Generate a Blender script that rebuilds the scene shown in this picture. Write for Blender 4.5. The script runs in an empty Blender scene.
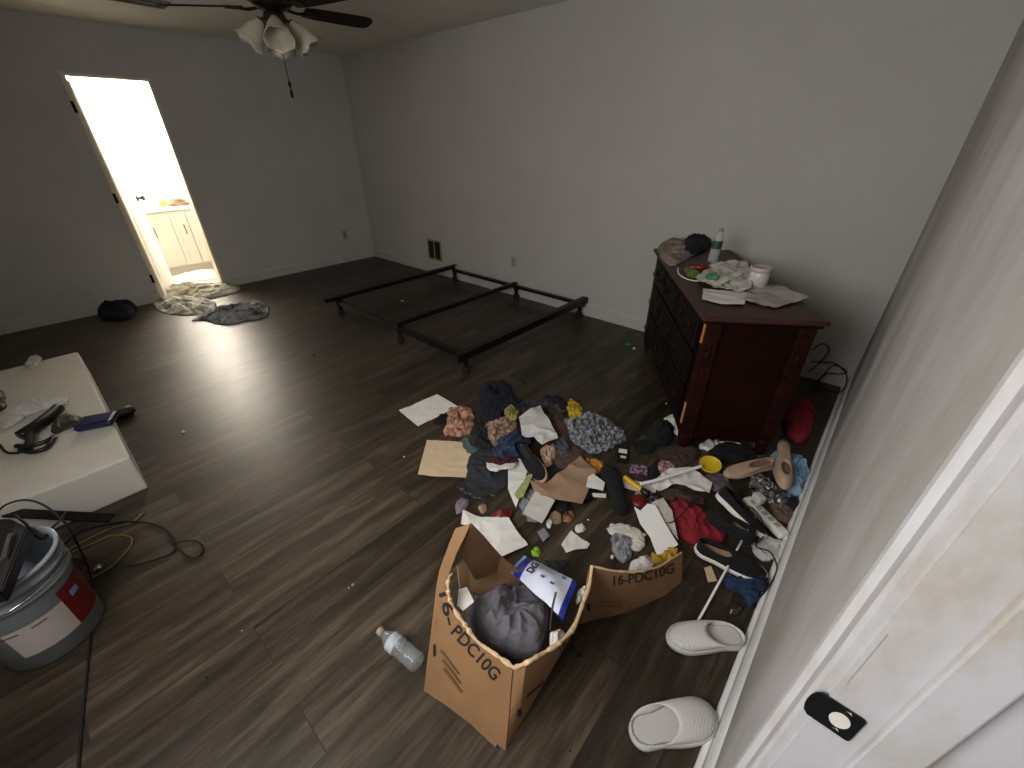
import bpy, bmesh, math, random
from mathutils import Vector, Matrix, noise
from mathutils.kdtree import KDTree
from mathutils.bvhtree import BVHTree
V=Vector; R=math.radians; PI=math.pi
scn=bpy.context.scene; col=scn.collection
random.seed(7)
# ------------------------------------------------------------------ camera
F_PX,PIT,ROL,YAW,H=412.34,R(30.591),R(-.3686),R(41.748),1.5227
Fw=V((-math.sin(YAW)*math.cos(PIT),math.cos(YAW)*math.cos(PIT),-math.sin(PIT)))
R0=V((math.cos(YAW),math.sin(YAW),0)); U0=R0.cross(Fw)
Rt=R0*math.cos(ROL)+U0*math.sin(ROL); Up=-R0*math.sin(ROL)+U0*math.cos(ROL)
cam=bpy.data.cameras.new('camera'); co=bpy.data.objects.new('camera',cam); col.objects.link(co)
co.matrix_world=Matrix(((Rt.x,Up.x,-Fw.x,0),(Rt.y,Up.y,-Fw.y,0),(Rt.z,Up.z,-Fw.z,H),(0,0,0,1)))
cam.sensor_fit='HORIZONTAL'; cam.sensor_width=36; cam.lens=36*F_PX/1024; cam.clip_start=.02
scn.camera=co
def ray(x,y): return Rt*((x-512)/F_PX)-Up*((y-384)/F_PX)+Fw
def at(x,y,z=0.):
    d=ray(x,y); t=(z-H)/d.z; return V((d.x*t,d.y*t,z))
def onx(x,y,X): d=ray(x,y); return V((0,0,H))+d*(X/d.x)
def onplane(x,y,P,N):
    d=ray(x,y); t=(P-V((0,0,H))).dot(N)/d.dot(N); return V((0,0,H))+d*t
# ------------------------------------------------------------------ materials
def srgb(r,g,b):
    f=lambda c:(c/12.92 if c<=.04045 else ((c+.055)/1.055)**2.4)
    return (f(r/255),f(g/255),f(b/255),1)
class NT:
    def __init__(s,name):
        s.m=bpy.data.materials.new(name); s.m.use_nodes=True; s.t=s.m.node_tree
        s.b=s.t.nodes['Principled BSDF']
    def n(s,ty,**k):
        nd=s.t.nodes.new(ty)
        for a,v in k.items():
            if a[0]=='_': nd.inputs[a[1:].replace('_',' ')].default_value=v
            else: setattr(nd,a,v)
        return nd
    def l(s,a,b): s.t.links.new(a,b)
def ramp(n,cols):
    r=n.n('ShaderNodeValToRGB'); e=r.color_ramp.elements
    while len(e)<len(cols): e.new(.5)
    for i,(p,c) in enumerate(cols): e[i].position=p; e[i].color=c
    return r
_m={}
def mat(name,c,rough=.7,var=.25,scale=8,metal=0,bump=0,bs=40,trans=0,alpha=1,c2=None,spec=.5,stretch=(1,1,1),sheen=0,emit=0):
    if name in _m: return _m[name]
    n=NT(name); b=n.b
    c=srgb(*c); d=srgb(*c2) if c2 else tuple(x*(1-var) for x in c[:3])+(1,)
    tc=n.n('ShaderNodeTexCoord'); mp=n.n('ShaderNodeMapping',_Scale=stretch); n.l(tc.outputs['Object'],mp.inputs[0])
    nz=n.n('ShaderNodeTexNoise',_Scale=scale,_Detail=6); n.l(mp.outputs[0],nz.inputs[0])
    rp=ramp(n,[(.35,d),(.65,c)]); n.l(nz.outputs[0],rp.inputs[0]); n.l(rp.outputs[0],b.inputs['Base Color'])
    b.inputs['Roughness'].default_value=rough; b.inputs['Metallic'].default_value=metal
    b.inputs['Specular IOR Level'].default_value=spec
    b.inputs['Transmission Weight'].default_value=trans; b.inputs['Alpha'].default_value=alpha
    if trans: b.inputs['IOR'].default_value=1.2
    if bump:
        z=n.n('ShaderNodeTexNoise',_Scale=bs,_Detail=4); n.l(tc.outputs['Object'],z.inputs[0])
        bp=n.n('ShaderNodeBump',_Strength=bump,_Distance=.01); n.l(z.outputs[0],bp.inputs['Height']); n.l(bp.outputs[0],b.inputs['Normal'])
    _m[name]=n.m; return n.m
def floor_mat():
    n=NT('vinyl_planks'); b=n.b
    tc=n.n('ShaderNodeTexCoord'); sp=n.n('ShaderNodeSeparateXYZ'); n.l(tc.outputs['Object'],sp.inputs[0])
    ax=n.n('ShaderNodeMath',operation='ADD'); ax.inputs[1].default_value=.0
    n.l(sp.outputs[0],ax.inputs[0])
    cb=n.n('ShaderNodeCombineXYZ'); n.l(sp.outputs[1],cb.inputs[0]); n.l(ax.outputs[0],cb.inputs[1])
    br=n.n('ShaderNodeTexBrick',offset=.37,offset_frequency=2,_Scale=1,_Mortar_Size=.0018,_Mortar_Smooth=.3,_Bias=0)
    br.inputs['Brick Width'].default_value=1.22; br.inputs['Row Height'].default_value=.182
    br.inputs['Color1'].default_value=(0,0,0,1); br.inputs['Color2'].default_value=(1,1,1,1); br.inputs['Mortar'].default_value=(.5,.5,.5,1)
    n.l(cb.outputs[0],br.inputs[0])
    # grain offset per plank
    off=n.n('ShaderNodeVectorMath',operation='MULTIPLY_ADD'); n.l(br.outputs[0],off.inputs[0]); off.inputs[1].default_value=(7,3,5); n.l(tc.outputs['Object'],off.inputs[2])
    m1=n.n('ShaderNodeMapping',_Scale=(11,1.1,1)); n.l(off.outputs[0],m1.inputs[0])
    n1=n.n('ShaderNodeTexNoise',_Scale=1.6,_Detail=5,_Roughness=.55,_Distortion=.6); n.l(m1.outputs[0],n1.inputs[0])
    m2=n.n('ShaderNodeMapping',_Scale=(60,4,1)); n.l(off.outputs[0],m2.inputs[0])
    n2=n.n('ShaderNodeTexNoise',_Scale=2,_Detail=6,_Roughness=.7); n.l(m2.outputs[0],n2.inputs[0])
    r1=ramp(n,[(.3,(.020,.0146,.0092,1)),(.5,(.044,.0322,.0206,1)),(.7,(.090,.068,.0445,1))]); n.l(n1.outputs[0],r1.inputs[0])
    r2=ramp(n,[(.3,(.55,.55,.55,1)),(.7,(1.25,1.25,1.25,1))]); n.l(n2.outputs[0],r2.inputs[0])
    mx=n.n('ShaderNodeMix',data_type='RGBA',blend_type='MULTIPLY'); mx.inputs[0].default_value=1
    n.l(r1.outputs[0],mx.inputs[6]); n.l(r2.outputs[0],mx.inputs[7])
    r3=ramp(n,[(0,(.68,.66,.64,1)),(1,(1.3,1.28,1.25,1))]); n.l(br.outputs[0],r3.inputs[0])
    mx2=n.n('ShaderNodeMix',data_type='RGBA',blend_type='MULTIPLY'); mx2.inputs[0].default_value=1
    n.l(mx.outputs[2],mx2.inputs[6]); n.l(r3.outputs[0],mx2.inputs[7])
    mx3=n.n('ShaderNodeMix',data_type='RGBA'); n.l(br.outputs[1],mx3.inputs[0]); n.l(mx2.outputs[2],mx3.inputs[6]); mx3.inputs[7].default_value=(.02,.015,.012,1)
    n.l(mx3.outputs[2],b.inputs['Base Color'])
    rr=n.n('ShaderNodeMapRange'); n.l(n2.outputs[0],rr.inputs[0]); rr.inputs[1].default_value=.3; rr.inputs[2].default_value=.7; rr.inputs[3].default_value=.34; rr.inputs[4].default_value=.52
    n.l(rr.outputs[0],b.inputs['Roughness']); b.inputs['Specular IOR Level'].default_value=.40
    ad=n.n('ShaderNodeMath',operation='MULTIPLY_ADD'); n.l(br.outputs[1],ad.inputs[0]); ad.inputs[1].default_value=-1.; n.l(n2.outputs[0],ad.inputs[2])
    bp=n.n('ShaderNodeBump',_Strength=.12,_Distance=.004); n.l(ad.outputs[0],bp.inputs['Height']); n.l(bp.outputs[0],b.inputs['Normal'])
    return n.m
def wall_mat(name,c,dirt,amount,sc=(1,1,1)):
    n=NT(name); b=n.b
    tc=n.n('ShaderNodeTexCoord'); mp=n.n('ShaderNodeMapping',_Scale=sc); n.l(tc.outputs['Object'],mp.inputs[0])
    a=n.n('ShaderNodeTexNoise',_Scale=1.8,_Detail=8,_Roughness=.65); n.l(mp.outputs[0],a.inputs[0])
    rp=ramp(n,[(.42,srgb(*dirt)),(.42+amount,srgb(*c))]); n.l(a.outputs[0],rp.inputs[0]); n.l(rp.outputs[0],b.inputs['Base Color'])
    z=n.n('ShaderNodeTexNoise',_Scale=90,_Detail=3); n.l(tc.outputs['Object'],z.inputs[0])
    bp=n.n('ShaderNodeBump',_Strength=.12,_Distance=.003); n.l(z.outputs[0],bp.inputs['Height']); n.l(bp.outputs[0],b.inputs['Normal'])
    b.inputs['Roughness'].default_value=.75; return n.m
def pattern_mat(name,ca,cb_,scale,kind='voronoi',rough=.9):
    n=NT(name); b=n.b; tc=n.n('ShaderNodeTexCoord')
    if kind=='voronoi': t=n.n('ShaderNodeTexVoronoi',_Scale=scale); o=t.outputs[0]
    elif kind=='wave': t=n.n('ShaderNodeTexWave',_Scale=scale,_Distortion=3,_Detail=2); o=t.outputs[0]
    else: t=n.n('ShaderNodeTexChecker',_Scale=scale); o=t.outputs[1]
    n.l(tc.outputs['Object'],t.inputs[0]); rp=ramp(n,[(.4,srgb(*ca)),(.6,srgb(*cb_))]); n.l(o,rp.inputs[0]); n.l(rp.outputs[0],b.inputs['Base Color'])
    b.inputs['Roughness'].default_value=rough; return n.m
def emat(name,c,s):
    n=NT(name); n.b.inputs['Emission Color'].default_value=c; n.b.inputs['Emission Strength'].default_value=s; return n.m
M_floor=floor_mat()
M_wall=wall_mat('painted_wall',(186,184,178),(180,178,171),.3)
M_wallL=wall_mat('painted_wall_left',(200,198,193),(190,188,183),.3)
M_wallR=wall_mat('scuffed_wall',(180,178,178),(152,146,141),.26,(1,1.3,.6))
M_ceil=wall_mat('ceiling_paint',(226,221,212),(214,208,198),.3)
M_trim=wall_mat('trim_paint',(226,226,226),(212,210,207),.2)
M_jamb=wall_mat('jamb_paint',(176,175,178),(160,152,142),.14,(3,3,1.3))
M_cream=mat('cream_paint',(232,222,196),.5,.06)
M_white=mat('white_paint',(235,234,230),.45,.05)
M_tile=mat('bathroom_floor',(196,190,182),.5,.1)
M_black=mat('black_metal',(20,20,21),.45,.3,metal=.3)
M_blackp=mat('black_plastic',(18,18,20),.4,.3)
M_rubber=mat('black_rubber',(9,9,9),.85,.3)
M_paper=mat('white_paper',(226,222,216),.85,.06,20,bump=.15,bs=25)
M_paper2=mat('offwhite_paper',(204,199,190),.85,.08,18,bump=.2,bs=30)
M_manila=mat('manila_paper',(206,184,148),.85,.06,12)
M_kraft=mat('kraft_paper',(158,128,104),.85,.12,15,bump=.3,bs=30)
M_card=mat('corrugated_cardboard',(142,106,70),.85,.14,6,bump=.08,bs=30)
M_cardin=mat('cardboard_inside',(130,100,68),.9,.15,6)
M_tear=mat('torn_cardboard_edge',(214,184,142),.95,.2,40,bump=.5,bs=90)
M_ink=mat('black_print',(28,24,22),.8,.2)
M_gcloth=mat('grey_cloth',(104,101,108),.95,.25,10,bump=.5,bs=60)
M_dgcloth=mat('dark_grey_cloth',(44,45,50),.95,.25,10,bump=.5,bs=60)
M_bcloth=mat('black_cloth',(13,13,16),.95,.3,10,bump=.4,bs=60)
M_navy=mat('navy_cloth',(16,19,36),.95,.3,10,bump=.4,bs=60)
M_wcloth=mat('white_cloth',(212,209,204),.95,.1,10,bump=.4,bs=60)
M_beige=mat('beige_cloth',(178,172,154),.95,.25,11,bump=.4,bs=50,c2=(118,116,108))
M_peach=mat('peach_cloth',(200,150,122),.95,.2,34,c2=(96,70,56),bump=.4)
M_red=mat('red_cloth',(134,20,36),.9,.3,12,bump=.4,bs=60)
M_lblue=mat('light_blue_cloth',(138,168,194),.95,.2,10,bump=.5,bs=50)
M_denim=mat('denim',(28,50,80),.95,.35,24,bump=.4,bs=90)
M_tan=mat('tan_leather',(186,158,132),.7,.15,14,bump=.2)
M_crinkle=pattern_mat('crinkled_grey_plastic',(92,93,98),(140,141,146),40)
M_stripe=pattern_mat('striped_cloth',(140,138,134),(84,86,88),16,'wave')
M_glass=mat('frosted_glass',(176,168,150),.35,.05)
M_clear=mat('clear_plastic',(190,196,198),.12,.05,alpha=.2,spec=1)
M_bag=mat('thin_plastic_bag',(150,152,156),.3,.1,20,alpha=.75,bump=.6,bs=60)
M_shell=mat('white_rubber',(192,188,185),.8,.06,bump=.15,bs=120)
M_mesh=pattern_mat('woven_slipper',(210,206,203),(184,179,177),210,'checker')
M_sole=mat('white_sole',(222,218,206),.7,.06)
M_knit=mat('black_canvas',(13,13,15),.95,.3,60,bump=.5,bs=300)
M_wood=mat('cherry_wood',(44,16,10),.5,.5,5,stretch=(1,1,8),spec=.12)
M_wood2=mat('dark_cherry_wood',(20,8,6),.6,.4,5,stretch=(8,1,1),spec=.15)
M_woodtop=mat('cherry_top',(66,32,22),.5,.35,6,stretch=(6,1,1))
M_raw=mat('raw_wood',(190,120,66),.8,.2,8)
M_brass=mat('aged_brass',(48,38,28),.4,.3,metal=.9)
M_nickel=mat('dark_nickel',(70,66,62),.35,.2,metal=.9)
M_chrome=mat('chrome',(200,200,205),.15,.05,metal=1)
M_blade=mat('dark_blade_wood',(32,22,16),.7,.35,6,spec=.2)
M_foam=mat('white_foam',(200,195,184),.7,.05,10,bump=.1,bs=40)
M_blue=mat('blue_plastic',(14,24,70),.4,.2)
M_yel=mat('yellow_plastic',(212,178,28),.45,.15)
M_yfab=mat('yellow_fabric',(190,150,40),.9,.3,20)
M_green=mat('green_plastic',(34,128,84),.5,.2)
M_lime=mat('lime_plastic',(150,200,50),.5,.2)
M_redp=mat('red_plastic',(112,20,22),.4,.25)
M_pblue=mat('package_blue',(28,44,142),.5,.08)
M_pwhite=mat('package_white',(206,212,228),.5,.07,14)
M_bucket=mat('bucket_plastic',(132,138,144),.4,.07,spec=.5)
M_olive=mat('olive_plastic',(52,48,30),.6,.3)
M_pattern=pattern_mat('purple_pattern',(150,120,140),(60,50,70),60)
M_wpat=pattern_mat('printed_wrapper',(206,206,200),(90,84,92),34)
M_steel=mat('register_metal',(150,142,126),.5,.08)
M_dark=mat('dark_void',(12,10,9),.9,.2)
M_ystring=mat('yellow_cord',(142,124,58),.7,.2)
M_mirror=mat('mirror_glass',(235,240,240),.03,0,metal=1)
# ------------------------------------------------------------------ build helpers
def xf(loc,rz): return Matrix.Translation(V(loc))@Matrix.Rotation(rz,4,'Z')
_par={}
def tag(o,label=None,cat=None,group=None,kind=None):
    if label: o['label']=label
    if cat: o['category']=cat
    if group: o['group']=group
    if kind: o['kind']=kind
    return o
def thing(name,label,cat,loc=(0,0,0),rz=0,group=None,kind=None):
    o=bpy.data.objects.new(name,None); o.empty_display_size=.05; col.objects.link(o); o.location=loc; o.rotation_euler=(0,0,rz)
    _par[o.name]=xf(loc,rz); return tag(o,label,cat,group,kind)
def obj(name,bm,m,parent=None,world=False,smooth=False,label=None,origin=True):
    bmesh.ops.recalc_face_normals(bm,faces=bm.faces)
    if world and parent is not None: bm.transform(_par[parent.name].inverted())
    loc=None
    if parent is None and origin and len(bm.verts):
        xs=[v.co.x for v in bm.verts]; ys=[v.co.y for v in bm.verts]; zs=[v.co.z for v in bm.verts]
        loc=V(((min(xs)+max(xs))/2,(min(ys)+max(ys))/2,min(zs))); bmesh.ops.translate(bm,verts=bm.verts,vec=-loc)
    me=bpy.data.meshes.new(name); bm.to_mesh(me); bm.free()
    ms=m if isinstance(m,(list,tuple)) else [m]
    for q in ms: me.materials.append(q)
    if smooth:
        for p in me.polygons: p.use_smooth=True
    o=bpy.data.objects.new(name,me); col.objects.link(o)
    if loc is not None: o.location=loc
    if parent is not None: o.parent=parent; _par[o.name]=_par.get(parent.name,Matrix()) 
    if label: o['label']=label
    return o
def B(): return bmesh.new()
def box(bm,c,s,rot=None,bev=0,mi=0):
    r=bmesh.ops.create_cube(bm,size=1); vs=r['verts']
    M=Matrix.Translation(V(c))@(rot.to_4x4() if rot else Matrix())@Matrix.Diagonal((s[0],s[1],s[2],1))
    bmesh.ops.transform(bm,matrix=M,verts=vs)
    if bev:
        es=list({e for v in vs for e in v.link_edges}); bmesh.ops.bevel(bm,geom=es,offset=bev,segments=2,affect='EDGES',profile=.5)
    return bm
def rz(a): return Matrix.Rotation(a,3,'Z')
def rxyz(a,b,c): return Matrix.Rotation(c,3,'Z')@Matrix.Rotation(b,3,'Y')@Matrix.Rotation(a,3,'X')
def lathe(bm,prof,M=None,seg=32,cap=True):
    M=M or Matrix(); rings=[]
    for (r,z) in prof:
        rings.append([bm.verts.new(M@V((r*math.cos(2*PI*i/seg),r*math.sin(2*PI*i/seg),z))) for i in range(seg)])
    for a,b in zip(rings,rings[1:]):
        for i in range(seg): bm.faces.new((a[i],a[(i+1)%seg],b[(i+1)%seg],b[i]))
    if cap:
        for rg in (rings[0],rings[-1]):
            try: bm.faces.new(rg)
            except ValueError: pass
    return bm
def M_to(p,d,up=None):
    d=V(d).normalized(); q=d.to_track_quat('Z','Y'); return Matrix.Translation(V(p))@q.to_matrix().to_4x4()
def cyl(bm,a,b,r,r2=None,seg=16):
    a,b=V(a),V(b); L=(b-a).length; return lathe(bm,[(r,0),(r if r2 is None else r2,L)],M_to(a,b-a),seg)
def spline(pts,n=8,closed=False):
    P=[V(p) for p in pts]; out=[]; N=len(P)
    rng=range(N) if closed else range(N-1)
    for i in rng:
        if closed: a,b,c,d=P[i-1],P[i],P[(i+1)%N],P[(i+2)%N]
        else: a,b,c,d=P[max(i-1,0)],P[i],P[i+1],P[min(i+2,N-1)]
        for k in range(n):
            t=k/n; out.append(.5*((2*b)+(c-a)*t+(2*a-5*b+4*c-d)*t*t+(3*b-a-3*c+d)*t**3))
    if not closed: out.append(P[-1])
    return out
def tube(bm,pts,r,seg=8,n=8,smooth=True,jit=0):
    P=spline(pts,n) if smooth else [V(p) for p in pts]
    rings=[]; up=V((0,0,1))
    for i,p in enumerate(P):
        t=(P[min(i+1,len(P)-1)]-P[max(i-1,0)]).normalized()
        s=t.cross(up); 
        if s.length<.1: s=t.cross(V((1,0,0)))
        s.normalize(); u=s.cross(t)
        rr=r*(1+jit*(random.random()-.5))
        rings.append([bm.verts.new(p+s*math.cos(2*PI*k/seg)*rr+u*math.sin(2*PI*k/seg)*rr) for k in range(seg)])
    for a,b in zip(rings,rings[1:]):
        for k in range(seg): bm.faces.new((a[k],a[(k+1)%seg],b[(k+1)%seg],b[k]))
    bm.faces.new(rings[0]); bm.faces.new(rings[-1]); return bm
def thick(bm,t):
    bmesh.ops.recalc_face_normals(bm,faces=bm.faces)
    bm.normal_update(); nn={v:v.normal.copy() for v in bm.verts}; old=list(bm.verts)
    ex=bmesh.ops.extrude_face_region(bm,geom=bm.faces[:],use_keep_orig=True)
    new=[v for v in ex['geom'] if isinstance(v,bmesh.types.BMVert)]
    kd=KDTree(len(old))
    for i,v in enumerate(old): kd.insert(v.co,i)
    kd.balance()
    for v in new: v.co=v.co-nn[old[kd.find(v.co)[1]]]*t
    return bm
def nz(p,s,seed=0): return noise.noise(V((p.x*s+seed*7.3,p.y*s-seed*3.1,p.z*s+seed)))
def floor_lift(bm,z=.0012):
    m=min(v.co.z for v in bm.verts)
    if m<z: bmesh.ops.translate(bm,verts=bm.verts,vec=(0,0,z-m))
def gridpoly(pts,wr=.006,seed=1,curl=0,zs=None,cuts=3,fs=14,t=.001):
    """a sheet cut to an outline given in the world, creased and slightly curled"""
    bm=B(); vs=[bm.verts.new(p) for p in pts]; f=bm.faces.new(vs)
    bmesh.ops.triangulate(bm,faces=[f])
    for i in range(2): bmesh.ops.subdivide_edges(bm,edges=bm.edges[:],cuts=cuts,use_grid_fill=True)
    c=sum(pts,V())/len(pts); rad=max((p-c).length for p in pts)
    for v in bm.verts:
        a=abs(nz(v.co,fs,seed)); b=nz(v.co,fs*.4,seed+3)
        v.co.z+=wr*(1-2*a)+wr*1.2*b+curl*((v.co-c).length/rad)**2
    return thick(bm,t)
def sheet(name,label,cat,px,m,z=.002,wr=.004,seed=1,curl=0.,parent=None,group=None,fs=14,t=.001,zs=None):
    pts=[at(x,y,(zs[i] if zs else z)) for i,(x,y) in enumerate(px)]
    bm=gridpoly(pts,wr,seed,curl,fs=fs,t=t)
    if not zs: 
        mn=min(v.co.z for v in bm.verts); bmesh.ops.translate(bm,verts=bm.verts,vec=(0,0,z-mn))
    o=obj(name,bm,m,parent,world=parent is not None)
    if parent is None: tag(o,label,cat,group)
    return o
def mound_bm(pts,Hh,seed=1,fs=9,ridge=.6,rings=16,floorz=None,edge=.35):
    out=spline(pts,10,closed=True); c=sum(out,V())/len(out); bm=B()
    rr=[]; fa=seed*1.7; fc_,fs_=math.cos(fa),math.sin(fa); rings=int(rings*1.6) if rings>8 else rings
    for k in range(1,rings+1):
        t=k/rings; ring=[]
        for j,p in enumerate(out):
            q=c.lerp(p,t)
            prof=(1-t**3.0)
            w=V((q.x+.06*nz(q,fs*.8,seed+5),q.y+.06*nz(q,fs*.8,seed+9),0))
            w=V((w.x*fc_+w.y*fs_,(-w.x*fs_+w.y*fc_)*.42,0))
            rd=max(0,1-abs(nz(w,fs*1.15,seed))*3.0); rd2=max(0,1-abs(nz(w,fs*2.6,seed+2))*3.0); rd3=max(0,1-abs(nz(q,fs*5,seed+3))*2.5)
            h=Hh*(.3+.7*prof)*((1-ridge)+ridge*1.25*(.55*rd**1.3+.33*rd2**1.3+.14*rd3)) if t<.999 else (0 if floorz is None else floorz-q.z)
            if .9<t<.999: h*=.75
            n_=V((nz(q,fs*2.2,seed+4),nz(q,fs*2.2,seed+6),0))*.022*min(1,(c-out[0]).length/.08)*t*(1 if t<.999 else .6)
            ring.append(bm.verts.new(q+n_+V((0,0,h+(.0015 if floorz is None else 0)))))
        rr.append(ring)
    cv=bm.verts.new(c+V((0,0,Hh*.7))); N=len(out)
    for j in range(N): bm.faces.new((cv,rr[0][j],rr[0][(j+1)%N]))
    for a,b in zip(rr,rr[1:]):
        for j in range(N): bm.faces.new((a[j],b[j],b[(j+1)%N],a[(j+1)%N]))
    bm.faces.new(rr[-1])
    return bm
def mound(name,label,cat,px,m,Hh=.04,z=0.,seed=1,fs=9,ridge=.7,group=None,parent=None,floorz=None,rings=16):
    bm=mound_bm([at(x,y,z) for x,y in px],Hh,seed,fs,ridge,rings,floorz)
    o=obj(name,bm,m,parent,world=parent is not None,smooth=True)
    if parent is None: tag(o,label,cat,group)
    return o
def text_mesh(name,s,size,O,u,v,m,parent,off=.002,sx=1.,bold=0.0,curve=None):
    """lettering lying on a surface: O lower-left point, u reading direction, v letter-up direction"""
    cu=bpy.data.curves.new('lettering','FONT'); cu.body=s; cu.size=size; cu.extrude=.0004; cu.offset=bold
    t=bpy.data.objects.new('lettering',cu); col.objects.link(t)
    me=bpy.data.meshes.new_from_object(t); bpy.data.objects.remove(t); bpy.data.curves.remove(cu)
    u=V(u).normalized(); v=V(v); v=(v-u*v.dot(u)).normalized(); w=u.cross(v)
    bm=B(); bm.from_mesh(me); bpy.data.meshes.remove(me)
    for q in bm.verts:
        x,y,z=q.co; q.co=V(O)+u*x*sx+v*y+w*(off+z)
    return obj(name,bm,m,parent,world=True)
# ------------------------------------------------------------------ the room
XL,XR,YB,YF,CZ=-5.88,.112,3.436,-.72,2.438
WT=.13
def struct(name,bm,m,parent=None): 
    o=obj(name,bm,m,parent,origin=False)
    if parent is None: o['kind']='structure'
    return o
def rect(bm,x0,x1,y0,y1,z0,z1): return box(bm,((x0+x1)/2,(y0+y1)/2,(z0+z1)/2),(x1-x0,y1-y0,z1-z0))
HX=1.5   # hall beyond the right wall
struct('floor',rect(B(),XL-.0,HX,YF-WT,YB+WT,-.1,0),M_floor)
struct('ceiling',rect(B(),XL-2.2,HX,YF-WT,YB+WT,CZ,CZ+.1),M_ceil)
D0,D1,DH=.757,1.342,2.03
bm=B(); rect(bm,XL-WT,XL,YF-WT,D0-.02,0,CZ); rect(bm,XL-WT,XL,D1+.02,YB+WT,0,CZ); rect(bm,XL-WT,XL,D0-.02,D1+.02,DH+.02,CZ)
struct('wall_left',bm,M_wallL)
struct('wall_back',rect(B(),XL-WT,HX,YB,YB+WT,0,CZ),M_wall)
E0,E1=-.45,.37
bm=B(); rect(bm,XR,XR+WT,E1+.02,YB,0,CZ); rect(bm,XR,XR+WT,YF-WT,E0-.02,0,CZ); rect(bm,XR,XR+WT,E0-.02,E1+.02,DH+.02,CZ)
struct('wall_right',bm,M_wallR)
W0,W1,WZ0,WZ1=-1.55,-.2,.95,2.15  # opening for an assumed window out of view, added to light the room
bm=B(); rect(bm,XL-WT,W0,YF-WT,YF,0,CZ); rect(bm,W1,HX,YF-WT,YF,0,CZ); rect(bm,W0,W1,YF-WT,YF,0,WZ0); rect(bm,W0,W1,YF-WT,YF,WZ1,CZ)
struct('wall_front',bm,M_wall)
bm=B()
for a in ((W0,W0+.05,WZ0,WZ1),(W1-.05,W1,WZ0,WZ1),(W0,W1,WZ0,WZ0+.05),(W0,W1,WZ1-.05,WZ1),(W0,W1,(WZ0+WZ1)/2-.02,(WZ0+WZ1)/2+.02)):
    rect(bm,a[0],a[1],YF-.09,YF-.04,a[2],a[3])
struct('assumed_window',bm,M_trim)  # frame of the assumed, unseen window
struct('wall_hall',rect(B(),HX-.1,HX,YF,YB,0,CZ),M_wall)
# baseboards with shoe moulding
def baseboard(name,a,b,nrm,m=M_trim,h=.095,shoe=True):
    """a->b along the wall face, nrm into the room"""
    a,b,nrm=V(a),V(b),V(nrm); bm=B()
    prof=[(0,0),(.034,0),(.0335,.006),(.030,.013),(.024,.0175),(.021,.0185),(.018,.0175),(.017,.012),(.0155,.012),(.015,.0215),(.015,.07),(.012,.078),(.011,.088),(.006,.095),(0,.095)] if shoe else [(0,0),(.013,0),(.013,.075),(.008,.09),(0,.095)]
    r=[[bm.verts.new(p+nrm*x+V((0,0,z*h/.095))) for x,z in prof] for p in (a,b)]
    n=len(prof)
    for i in range(n): bm.faces.new((r[0][i],r[0][(i+1)%n],r[1][(i+1)%n],r[1][i]))
    bm.faces.new(r[0]); bm.faces.new(r[1])
    return struct(name,bm,m)
baseboard('baseboard_right',(XR,.443,0),(XR,YB,0),(-1,0,0),h=.12)
baseboard('baseboard_back',(XL,YB,0),(XR,YB,0),(0,-1,0),M_wall,h=.125,shoe=False)
baseboard('baseboard_left',(XL,D1+.03,0),(XL,YB,0),(1,0,0),M_wallL,h=.115,shoe=False)
baseboard('baseboard_left',(XL,YF,0),(XL,D0-.03,0),(1,0,0),M_wallL,h=.115,shoe=False)
baseboard('baseboard_front',(XL,YF,0),(XR,YF,0),(0,1,0),M_wall,h=.115,shoe=False)
# casing of the near doorway (moulded profile) and jamb
def casing(bm,y_in,sgn,z1):
    prof=[(0,0),(.0,.012),(.006,.015),(.012,.011),(.018,.0125),(.045,.0105),(.052,.017),(.060,.018),(.068,.012),(.071,.006),(.071,0)]
    r=[[bm.verts.new((XR-d,y_in+sgn*x,z)) for x,d in prof] for z in (0,z1)]
    n=len(prof)
    for i in range(n): bm.faces.new((r[0][i],r[0][(i+1)%n],r[1][(i+1)%n],r[1][i]))
    bm.faces.new(r[0]); bm.faces.new(r[1])
bm=B(); casing(bm,E1+.004,1,DH+.07); casing(bm,E0-.004,-1,DH+.07); rect(bm,XR-.015,XR,E0-.075,E1+.075,DH+.005,DH+.075)
struct('trim_1',bm,M_jamb)
bm=B(); rect(bm,XR-.002,XR+WT+.01,E1,E1+.019,0,DH+.02); rect(bm,XR-.002,XR+WT+.01,E0-.019,E0,0,DH+.02); rect(bm,XR-.002,XR+WT+.01,E0,E1,DH,DH+.02)
box(bm,(.1685,E1-.0055,DH/2),(.035,.011,DH),bev=.002); box(bm,(.1685,E0+.0055,DH/2),(.035,.011,DH),bev=.002)
struct('trim_2',bm,M_jamb)
bm=B(); box(bm,(.1135,E1-.0002,1.10),(.0008,.0006,.09)); obj('paint_crack',bm,mat('crack_line',(160,152,142),.8,.2),bpy.data.objects['trim_2'])
# strike plate
t=thing('strike_plate','small black metal strike plate screwed to the white door jamb','strike plate',(.122,E1,1.0))
bm=B()
pts=[(-.018,-.0235),(.016,-.0235),(.0185,-.0225),(.0195,-.020),(.0195,.020),(.0185,.0225),(.016,.0235),(-.018,.0235),(-.0225,.018),(-.0245,.009),(-.025,.0),(-.0245,-.009),(-.0225,-.018)]
vs=[bm.verts.new((x,-.0008,z)) for x,z in pts]; f=bm.faces.new(vs); ex=bmesh.ops.extrude_face_region(bm,geom=[f]); bmesh.ops.translate(bm,verts=[v for v in ex['geom'] if isinstance(v,bmesh.types.BMVert)],vec=(0,-.0016,0))
obj('plate',bm,M_blackp,t)
bm=B(); vs=[bm.verts.new((.004+.0085*math.cos(a)*(1),-.0027,.0125*math.sin(a)+.001)) for a in [2*PI*i/20 for i in range(20)]]; f=bm.faces.new(vs)
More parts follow.
